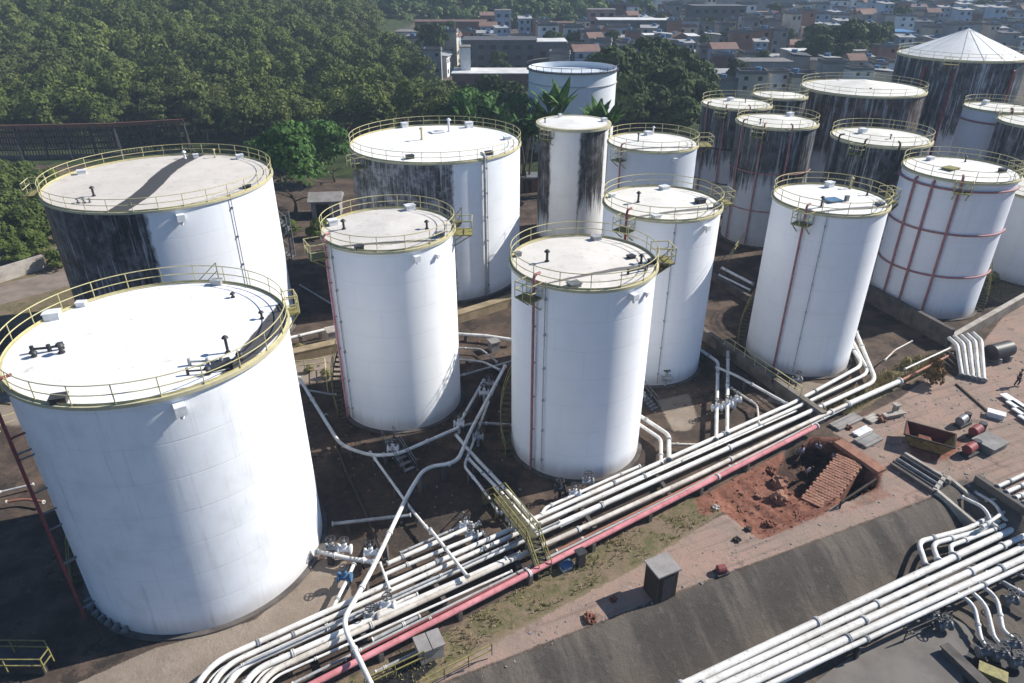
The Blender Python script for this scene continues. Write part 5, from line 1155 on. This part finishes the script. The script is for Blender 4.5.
# dry shrub and weeds at the bund corner
tree_proto('dry',57,1.5,2.0,.5,12,90,.30,'leaf_dry','','',name='dry_shrub',cat='shrub'); place_trees('dry',[(*G(932,384,0)[:2],1.0)],'dry brown shrub at the end of the rusty pipe',None)
tree_proto('rshrub',58,1.2,1.5,.4,9,80,.28,'leaf_weed','','',name='shrub',cat='shrub')
place_trees('rshrub',[(*G(x,y,0)[:2],s) for x,y,s in ((905,367,.6),(890,378,.5),(918,362,.45),(840,404,.5),(860,394,.5),(992,284,.9),(1008,276,1.0),(1022,270,.9),(310,372,.5),(326,378,.6),(822,412,.4),(300,350,.5))],
  ['yellow green shrub among the weeds by the rusty pipe' if i<5 or i==10 else 'shrub behind the bund wall at the right edge' if i<8 else 'yellow green shrub in the gap left of the slim tank' for i in range(12)],'yellow green shrubs')
def weeds():
    V=[];T=[]; r=np.random.RandomState(4)
    regs=((gp((300,700),(440,634),(520,588),(600,545),(690,500),(720,511),(640,562),(540,614),(450,662),(400,700)),5200,.20),(gp((822,408),(905,362),(950,352),(930,370),(880,396),(845,416)),2600,.50),(gp((418,628),(470,600),(500,588),(480,602),(430,632)),700,.22),(gp((975,285),(1024,262),(1060,250),(1060,270),(1000,300)),500,.5))
    for poly,n,h in regs:
        P=np.array(poly); lo,hi=P.min(0),P.max(0); p=lo+(hi-lo)*r.rand(n*4,2)
        clump=np.sin(p[:,0]*1.3+2*np.sin(p[:,1]*.9))*np.sin(p[:,1]*1.7)+r.normal(size=len(p))*.5
        p=p[(poly_sdf(p,poly)<0)&(clump>(.35 if h<.3 else -.4))][:n]; z=height(p[:,0],p[:,1])
        for k in range(len(p)):
            a=r.rand()*6.28; l=h*r.uniform(.5,1.3); w=.028*r.uniform(.8,1.8); tilt=r.normal(size=2)*.35*l
            b=np.array([p[k,0],p[k,1],z[k]]); d=np.array([math.cos(a)*w,math.sin(a)*w,0]); tp=b+np.array([tilt[0],tilt[1],l])
            V.append([b-d,b+d,tp+d*.5,tp-d*.5]); T.append(r.rand())
    o=quads_obj('grass',np.array(V),M['leaf_weed'],tint=T); tag(o,'green and yellow weeds along the pipes','grass',kind='stuff')
weeds()
def rubble(name,label,poly,n,s0,s1,mat,seed,zoff=0):
    r=np.random.RandomState(seed); P=np.array(poly); lo,hi=P.min(0),P.max(0); p=lo+(hi-lo)*r.rand(n*5,2); p=p[poly_sdf(p,poly)<0][:n]; z=height(p[:,0],p[:,1]); V=[];Fc=[]
    base=np.array([(-1,-1,-.4),(1,-1,-.4),(1,1,-.4),(-1,1,-.4),(-.7,-.6,.5),(.6,-.7,.6),(.7,.6,.45),(-.6,.7,.55)])
    for k in range(len(p)):
        s=s0+(s1-s0)*r.rand()**3; q=base*s*r.uniform(.5,1.3,(1,3))*np.array([1,1,.8])+r.normal(size=(8,3))*s*.18; a=r.rand()*6.28; c,d=math.cos(a),math.sin(a)
        q=q@np.array([[c,d,0],[-d,c,0],[0,0,1]])+np.array([p[k,0],p[k,1],z[k]+s*.1]); i=len(V); V+=q.tolist()
        Fc+=[tuple(i+j for j in f) for f in ((0,1,5,4),(1,2,6,5),(2,3,7,6),(3,0,4,7),(4,5,6,7))]
    me=bpy.data.meshes.new(name); me.from_pydata(V,[],Fc); me.materials.append(M[mat]); o=bpy.data.objects.new(name,me); COL.objects.link(o); tag(o,label,name,kind='stuff')
rubble('rubble','red crumbs of soil strewn through the dig',REDP,900,.02,.11,'red_earth',1)
rubble('gravel','stones scattered over the pink road',gp((840,440),(900,400),(940,390),(1024,330),(1100,400),(1024,500),(950,480),(880,478)),700,.02,.13,'concrete_grey',2)
rubble('stones','grey stones along the edge of the slope road',gp((440,680),(560,612),(722,545),(900,490),(905,507),(720,575),(450,690)),420,.02,.10,'concrete_grey',3)
rubble('debris','bits of scrap and stones lying in the dark yard between the tanks',gp((300,340),(520,330),(700,330),(760,400),(640,440),(500,500),(320,560)),900,.03,.16,'rust_roof',4)
rubble('yard_stones','pale stones lying in the yard under the pipes',gp((300,340),(520,330),(700,330),(800,395),(640,440),(500,520),(320,600)),350,.03,.11,'concrete_grey',5)
# ---------------------------------------------------------------- left side and small buildings
def rusty_shed():
    P=[Vector((-125,137.5,0)),Vector((-96,138,0)),Vector((-78,140,0)),Vector((-66,144,0))]
    t=thing('open_fence','long dark open-framed fence with slanted posts below the forest at far left','fence',tuple(P[1]))
    for a,b in zip(P,P[1:]):
        d=(b-a).normalized(); n=Vector((-d.y,d.x,0)); L=(b-a).length
        m=MB(); m.bar(a+Vector((0,0,6.1)),b+Vector((0,0,6.1)),.5,.7); m.build('top_rail',M['rust_roof'],t)
        m=MB(); m.bar(a+Vector((0,0,.3)),b+Vector((0,0,.3)),.5,.6); m.build('plinth',M['concrete_dark'],t)
        m=MB()
        for h in (1.6,2.8,4.0,5.1): m.bar(a+Vector((0,0,h))+n*.2,b+Vector((0,0,h))+n*.2,.12,.28)
        for i in range(int(L/.55)): s=a+d*(i*.55)+n*.3; m.bar(s,s+Vector((0,0,5.9)),.16)
        m.build('slat_panel',M['wood_dark'],t)
        k=max(2,int(L/4.5))
        for i in range(k+1):
            s=a.lerp(b,i/k); m=MB(); m.bar(s-n*.2,s-n*.1+Vector((0,0,6.2)),.3); m.build('post',M['wood_dark'],t)
            if i%2==0: m=MB(); m.bar(s-n*2.2+d*.8,s-n*.1+Vector((0,0,5.6)),.24); m.build('brace',M['dark_steel'],t)
rusty_shed()
a=G(-30,292,0); b=G(46,268,0); o=MB(); o.bar(a+Vector((0,0,.9)),b+Vector((0,0,.9)),.35,1.8); o=o.build('wall',M['concrete']); tag(o,'pale wall beside the brown track at the far left','wall')
m=MB(); m.prism(gp((-60,322),(-60,300),(66,268),(75,284)),.004,.012); o=m.build('track',M['path']); tag(o,kind='structure')
def house(name,label,c,size,rz_,roof='flat',wall='concrete',rmat='grey_roof',door=True,rh=1.2,cat='shed',windows=0,group=None):
    t=thing(name,label,cat,tuple(c),group); M4=lambda v:Vector((c[0]+v[0]*math.cos(rz_)-v[1]*math.sin(rz_),c[1]+v[0]*math.sin(rz_)+v[1]*math.cos(rz_),c[2]+v[2])); sx,sy,sz=size
    m=MB(); m.box(M4((0,0,sz/2-1)),(sx,sy,sz+2),rz_); m.build('wall',M[wall],t)
    m=MB()
    if roof=='flat': m.box(M4((0,0,sz+.1)),(sx+.5,sy+.5,.25),rz_)
    else:
        o=.4; V=[M4(v) for v in ((-sx/2-o,-sy/2-o,sz),(sx/2+o,-sy/2-o,sz),(sx/2+o,sy/2+o,sz),(-sx/2-o,sy/2+o,sz),(-sx/2-o,0,sz+rh),(sx/2+o,0,sz+rh))]
        V2=[v-Vector((0,0,.15)) for v in V]; m.add(V+V2,[(0,1,5,4),(2,3,4,5),(0,4,3),(1,2,5),(6,7,1,0),(8,9,3,2),(7,8,2,1),(9,6,0,3),(9,8,7,6)])
    m.build('roof',M[rmat],t)
    if door:
        m=MB(); m.box(M4((-sx*.1,-sy/2-.03,1.05)),(sx*.45,.08,2.1),rz_); m.build('door',M['black'],t)
    for i in range(windows):
        m=MB(); x=-sx/2+sx*(i+.5)/windows; m.box(M4((x,-sy/2-.03,sz*.6)),(min(1.4,sx/windows*.5),.07,1.2),rz_); m.build('window',M['black'],t)
    return t
house('pump_shed','little grey gabled shed in the trees between two wide tanks',G(328,214,0),(4.2,3.6,2.6),.12,'gable','concrete_grey','grey_roof',rh=.9)
c=G(286,258,0); t=thing('stair_tower','grey steel stair frame beside the far left tank','stair',tuple(c)); m=MB()
for dx,dy in ((-1,-.7),(1,-.7),(1,.7),(-1,.7)): m.bar(c+Vector((dx,dy,0)),c+Vector((dx,dy,6)),.16)
m.build('frame',M['steel'],t)
for k in range(3):
    m=MB(); s=1 if k%2 else -1
    for i in range(6): m.box(c+Vector((s*(-1+2*(i+.5)/6),0,k*2+2*(i+.5)/6)),(.34,1.3,.07))
    for y in (-.7,.7): m.bar(c+Vector((-s,y,k*2+.9)),c+Vector((s,y,k*2+2.9)),.08)
    m.build('flight',M['steel'],t)
t=house('rusty_shed','rusty brown tin shed behind the small grey-white tank',G(678,176,0),(10.5,6,3.6),.05,'gable','wood_dark','rust_roof',rh=1.0)
house('red_shed','dark red shed glimpsed between the wide white-roofed tank and the narrow tank',G(528,190,0),(3,3,2.4),.1,'flat','rust_roof','steel')
# ---------------------------------------------------------------- town
WALL={'orange brick':(.31,.165,.12),'brown brick':(.17,.09,.07),'grey rendered':(.30,.295,.29),'white':(.75,.74,.72),'cream':(.58,.52,.42),'pale blue':(.36,.45,.54),'dark grey':(.13,.13,.135),'pink':(.42,.25,.22)}
ROOF={'flat concrete':(.19,.18,.17),'rusty tin':(.14,.085,.07),'terracotta tile':(.22,.135,.11),'white metal':(.62,.62,.60),'dark fibre':(.09,.09,.10),'pale fibre':(.33,.33,.33)}
for k,v in WALL.items(): M['w_'+k]=simple('town_wall_'+k.replace(' ','_'),v,tuple(q*.75 for q in v),.25,rough=.95)
for k,v in ROOF.items(): M['r_'+k]=simple('town_roof_'+k.replace(' ','_'),v,tuple(q*.7 for q in v),.3,rough=.85)
M['win']=simple('dark_window_glass',(.02,.024,.03),None,2,rough=.25)
HP=[]
def house_proto(seed):
    r=random.Random(seed); wk=r.choice(['orange brick','brown brick','grey rendered','grey rendered','white','white','white','cream','cream','pale blue','pink'])
    rk=r.choice(['flat concrete','flat concrete','flat concrete','flat concrete','rusty tin','terracotta tile','white metal','dark fibre','pale fibre','pale fibre']); st=r.choice([1,2,2,3,3,4]); sx=r.uniform(3.8,7.2); sy=r.uniform(3.8,6); sz=2.4*st
    t=thing('house','','house',(0,-500,0),'houses of the far town'); m=MB(); m.box((0,-500,sz/2-2),(sx,sy,sz+4)); m.build('wall',M['w_'+wk],t)
    m=MB()
    if rk=='flat concrete':
        m.box((0,-500,sz+.08),(sx+.6,sy+.6,.2)); 
        for s in (-1,1): m.box((s*(sx/2),-500,sz+.5),(.2,sy,.7)); m.box((0,-500+s*(sy/2),sz+.5),(sx-.2,.2,.7))
    elif rk in('terracotta tile','rusty tin'):
        o=.5; h=1.5; V=[Vector((x,y-500,z)) for x,y,z in ((-sx/2-o,-sy/2-o,sz),(sx/2+o,-sy/2-o,sz),(sx/2+o,sy/2+o,sz),(-sx/2-o,sy/2+o,sz),(-sx/2-o,0,sz+h),(sx/2+o,0,sz+h))]
        m.add(V,[(0,1,5,4),(2,3,4,5),(0,4,3),(1,2,5),(3,2,1,0)])
    else: m.box((0,-500,sz+.35),(sx+.9,sy+.9,.18),0,rx=.09)
    m.build('roof',M['r_'+rk],t); nw=0
    for s in range(st):
        for i in range(max(2,int(sx/3.5))):
            if r.random()<.2: continue
            m=MB(); x=-sx/2+sx*(i+.5)/max(2,int(sx/3.5)); m.box((x,-500-sy/2-.02,s*2.4+1.3),(1.0,.08,1.0)); m.build('window',M['win'],t)
    if r.random()<.4:
        m=MB(); m.cyl((sx*.25,-500+sy*.2,sz+.2),.8,1.1,12); m.build('water_tank',M['blue_paint'],t)
    HP.append((t,wk,rk,st)); return t
for k in range(26): house_proto(100+k)
def named_house(px,py,size,rz_,wall,roof,label,gable=False,win=0,name='house'):
    c=GT(px,py); t=house(name,label,(c.x,c.y,c.z-.3),size,rz_,'gable' if gable else 'flat','w_'+wall,'r_'+roof,False,1.4,'building',0,None); sx,sy,sz=size
    ca,sa=math.cos(rz_),math.sin(rz_)
    for s in range(max(1,int(sz/3.2))):
        for i in range(win):
            x=-sx/2+sx*(i+.5)/win; y=-sy/2-.03; m=MB(); m.box((c.x+x*ca-y*sa,c.y+x*sa+y*ca,c.z-.3+s*3.1+1.8),(min(1.8,sx/win*.5),.08,1.3),rz_); m.build('window',M['win'],t)
    TAKEN.append((c.x,c.y,max(size[0],size[1])*.5+4.5)); return t
TAKEN=[]
for a in ((466,84,(3.0,6,11),.1,'white','flat concrete','narrow white tower block at the left end of the town',False,0),
 (500,86,(28,12,4.5),.0,'brown brick','white metal','long low shed with pale flat roof below the narrow white tower',False,5),
 (500,70,(24,13,10),.0,'dark grey','dark fibre','dark grey block behind the long pale-roofed shed',False,6),
 (452,38,(30,12,7),.0,'brown brick','rusty tin','dark brown block with a broad blank front at the left end of the town',False,0),
 (487,31,(6,6,7),.1,'orange brick','terracotta tile','small orange house at the right end of the dark brown block',True,2),
 (415,44,(14,10,5),-.15,'white','flat concrete','pale green-white house half hidden by the hillside trees',False,3),
 (440,48,(18,9,5),.0,'brown brick','terracotta tile','brick house with tile roof beside the half hidden pale house',True,4),
 (503,34,(7,8,10),.0,'pale blue','flat concrete','tall pale blue house at the foot of the far wood',False,2),
 (527,66,(26,12,8.5),.02,'dark grey','white metal','long grey block with white balcony fronts left of the far round tank',False,5),
 (530,58,(9,4,2.6),.02,'white','white metal','white balcony box of the long grey block',False,2),
 (553,37,(17,10,6),.0,'orange brick','rusty tin','orange brick row house above the far round tank',False,4),
 (600,33,(12,9,10),.0,'pink','flat concrete','pink brick block in the middle of the town',False,3),
 (632,42,(30,14,9),-.03,'dark grey','white metal','wide three storey block with white bands behind the dark tree clump',False,7),
 (668,58,(19,11,8),-.03,'grey rendered','white metal','grey block with bright white roof edge right of the dark tree clump',False,5),
 (622,13,(32,16,12),.0,'pale blue','flat concrete','large pale blue-grey block far back in the town',False,6),
 (735,15,(62,20,9),.0,'grey rendered','white metal','very long pale factory hall far back in the town',False,0),
 (655,10,(50,16,7),.0,'white','dark fibre','long far hall left of the very long pale one',False,0),
 (868,43,(30,14,5),-.08,'pale blue','flat concrete','blue warehouse left of the tallest tank',False,0),
 (846,53,(22,10,4),-.05,'dark grey','white metal','dark hall with bright white roof edge below the blue warehouse',False,0),
 (742,30,(20,12,7),-.1,'orange brick','terracotta tile','house with large orange tile roof near the far factory',True,4),
 (712,38,(22,14,13),.0,'dark grey','dark fibre','big dark grey apartment block in the middle of the town',False,6),
 (808,58,(14,10,5),-.3,'pink','terracotta tile','salmon house with tiled roof left of the round trees',True,3),
 (760,88,(14,9,8),.0,'grey rendered','flat concrete','grey house just above the sooty tanks',False,4),
 (800,72,(12,9,7),.1,'grey rendered','white metal','grey house with white roof edge left of the round trees',False,3)):
    named_house(*a)
M['r_blue']=simple('blue_sheet_roof',(.07,.20,.38),(.05,.15,.30),.3)
for o in bpy.data.objects:
    if o.get('label','').startswith('blue warehouse'):
        for ch in o.children:
            if ch.name.startswith('roof'): ch.data.materials[0]=M['r_blue']
def ordinal(n): return ['first','second','third','fourth','fifth','sixth','seventh','eighth','ninth','tenth','eleventh','twelfth','thirteenth','fourteenth','fifteenth','sixteenth','seventeenth','eighteenth','nineteenth','twentieth','twenty-first','twenty-second','twenty-third','twenty-fourth','twenty-fifth','twenty-sixth','twenty-seventh','twenty-eighth','twenty-ninth','thirtieth'][n]
FIRST=set(); row=0; NH=0
y=206.0; LOT=[]
while y<560:
    xs=[]; depth=y*CP+20; xl=(395-512)*depth/F; xr=(1045-512)*depth/F
    x=xl+rnd.uniform(0,6)
    while x<xr:
        yy=y+rnd.uniform(-2.5,2.5)
        ok=all((x-a)**2+(yy-b)**2>(r+1.0)**2 for a,b,r in TAKEN) and x>-9-.33*max(0,y-185) and rnd.random()<.86
        q=PJ(x,yy,hz(x,yy)+5)
        if q[1]>66 and q[0]<700: ok=False
        if q[1]<31 and q[0]<612: ok=False
        if q[0]>905 and q[1]>40: ok=False
        if q[1]<-6: ok=False
        if ok: xs.append((x,yy))
        x+=rnd.uniform(5.4,9.2)
    row+=1; LOT.append(xs); y+=rnd.uniform(7.6,10.2)
def lot_style():
    return rnd.randrange(len(HP)),rnd.uniform(.9,1.2),rnd.uniform(.9,1.1),rnd.choice([0,0,.1,-.12,.25,1.57,1.45])+rnd.uniform(-.06,.06)
MV=[];MF=[];MC=[]
def mass_house(x,y,z,style):
    k,s,sv,a=style; src,wk,rk,st=HP[k]; ca,sa=math.cos(a),math.sin(a)
    for ch in src.children:
        me=ch.data; n=len(MV); col={'wall':WALL[wk],'roof':ROOF[rk],'window':(.02,.024,.03)}.get(ch.name.split('.')[0],(.08,.18,.32))
        for v in me.vertices:
            vx,vy,vz=v.co.x*s,v.co.y*s,v.co.z*s*sv; MV.append((x+vx*ca-vy*sa,y+vx*sa+vy*ca,z+vz))
        for f in me.polygons: MF.append(tuple(i+n for i in f.vertices)); MC.append(col)
for ri,xs in enumerate(LOT):
    for i,(x,yy) in enumerate(xs):
        style=lot_style(); z=hz(x,yy)-.2
        if NH<285 and i<30:
            k,s,sv,a=style; src,wk,rk,st=HP[k]
            if k in FIRST: o=dup(src)
            else: o=src; FIRST.add(k)
            o.location=(x,yy,z); o.scale=(s,s,s*sv); o.rotation_euler=(0,0,a); NH+=1
            o['label']='%s %s house, %s from left in the %s town row from front'%({1:'low',2:'two-storey',3:'three-storey',4:'tall'}[st],wk,ordinal(i),ordinal(ri))
        else: mass_house(x,yy,z,style)
me=bpy.data.meshes.new('far_houses'); me.from_pydata(MV,[],MF); at=me.attributes.new('paint','FLOAT_COLOR','FACE'); at.data.foreach_set('color',np.array([c+(1,) for c in MC],np.float32).ravel())
t=NT('far_house_paint'); an=t.n('ShaderNodeAttribute',attribute_name='paint'); t.col(t.mix(t.ramp(t.noise(t.pos(),.25,4),.35,.7),an.outputs['Color'],t.mix(.3,an.outputs['Color'],(.05,.045,.04))),.9); me.materials.append(t.m)
o=bpy.data.objects.new('far_houses',me); COL.objects.link(o); tag(o,'mass of tiny houses in the far rows of the town','houses',kind='stuff')
for k,(t,*_) in enumerate(HP):
    if k not in FIRST:
        for c in list(t.children): bpy.data.objects.remove(c)
        bpy.data.objects.remove(t)
# ---------------------------------------------------------------- air, sky, sun, camera
HZ=MB(); HZ.box((100,950,60),(3600,2500,132)); hzo=HZ.build('haze',M['black']); tag(hzo,kind='stuff')
hm=bpy.data.materials.new('air_haze'); hm.use_nodes=True; nt=hm.node_tree; nt.nodes.clear(); out=nt.nodes.new('ShaderNodeOutputMaterial'); pv=nt.nodes.new('ShaderNodeVolumePrincipled')
pv.inputs['Color'].default_value=(.66,.82,1,1); pv.inputs['Density'].default_value=HAZE; pv.inputs['Anisotropy'].default_value=.0
nt.links.new(pv.outputs[0],out.inputs['Volume']); hzo.data.materials.clear(); hzo.data.materials.append(hm)
SUN_AZ,SUN_EL=math.radians(19),math.radians(37)
w=bpy.data.worlds.new('World'); S.world=w; w.use_nodes=True; wt=w.node_tree; bg=wt.nodes['Background']
sky=wt.nodes.new('ShaderNodeTexSky'); sky.sky_type='NISHITA'; sky.sun_disc=False; sky.ozone_density=4.0; sky.dust_density=.4; sky.altitude=600; sky.sun_elevation=SUN_EL
sky.sun_rotation=PI/2-SUN_AZ          # measured clockwise from +Y
tn=wt.nodes.new('ShaderNodeMix'); tn.data_type='RGBA'; tn.blend_type='MULTIPLY'; tn.inputs[0].default_value=1; tn.inputs[7].default_value=(.80,1.0,1.17,1)
wt.links.new(sky.outputs[0],tn.inputs[6]); wt.links.new(tn.outputs[2],bg.inputs[0]); bg.inputs[1].default_value=SKY
L=bpy.data.lights.new('sun','SUN'); L.energy=SUN; L.angle=math.radians(.53); L.color=(1,.955,.88); lo=bpy.data.objects.new('sun',L); COL.objects.link(lo)
dv=-Vector((math.cos(SUN_EL)*math.cos(SUN_AZ),math.cos(SUN_EL)*math.sin(SUN_AZ),math.sin(SUN_EL))); lo.rotation_euler=dv.to_track_quat('-Z','Y').to_euler(); lo.location=(60,40,90)
cam=bpy.data.cameras.new('camera'); co=bpy.data.objects.new('camera',cam); COL.objects.link(co); S.camera=co
cam.sensor_width=36; cam.lens=36*F/1024; cam.clip_start=.5; cam.clip_end=6000; co.location=(0,0,CH); co.rotation_euler=(PI/2-PITCH,0,0)
S.view_settings.view_transform='Standard'; S.view_settings.look='None'; S.view_settings.exposure=EXPO; S.view_settings.gamma=1
S.render.engine='CYCLES'; S.cycles.use_denoising=True; S.cycles.max_bounces=6; S.cycles.volume_bounces=0
S.cycles.volume_step_rate=1; S.cycles.use_adaptive_sampling=True; S.cycles.adaptive_threshold=.02
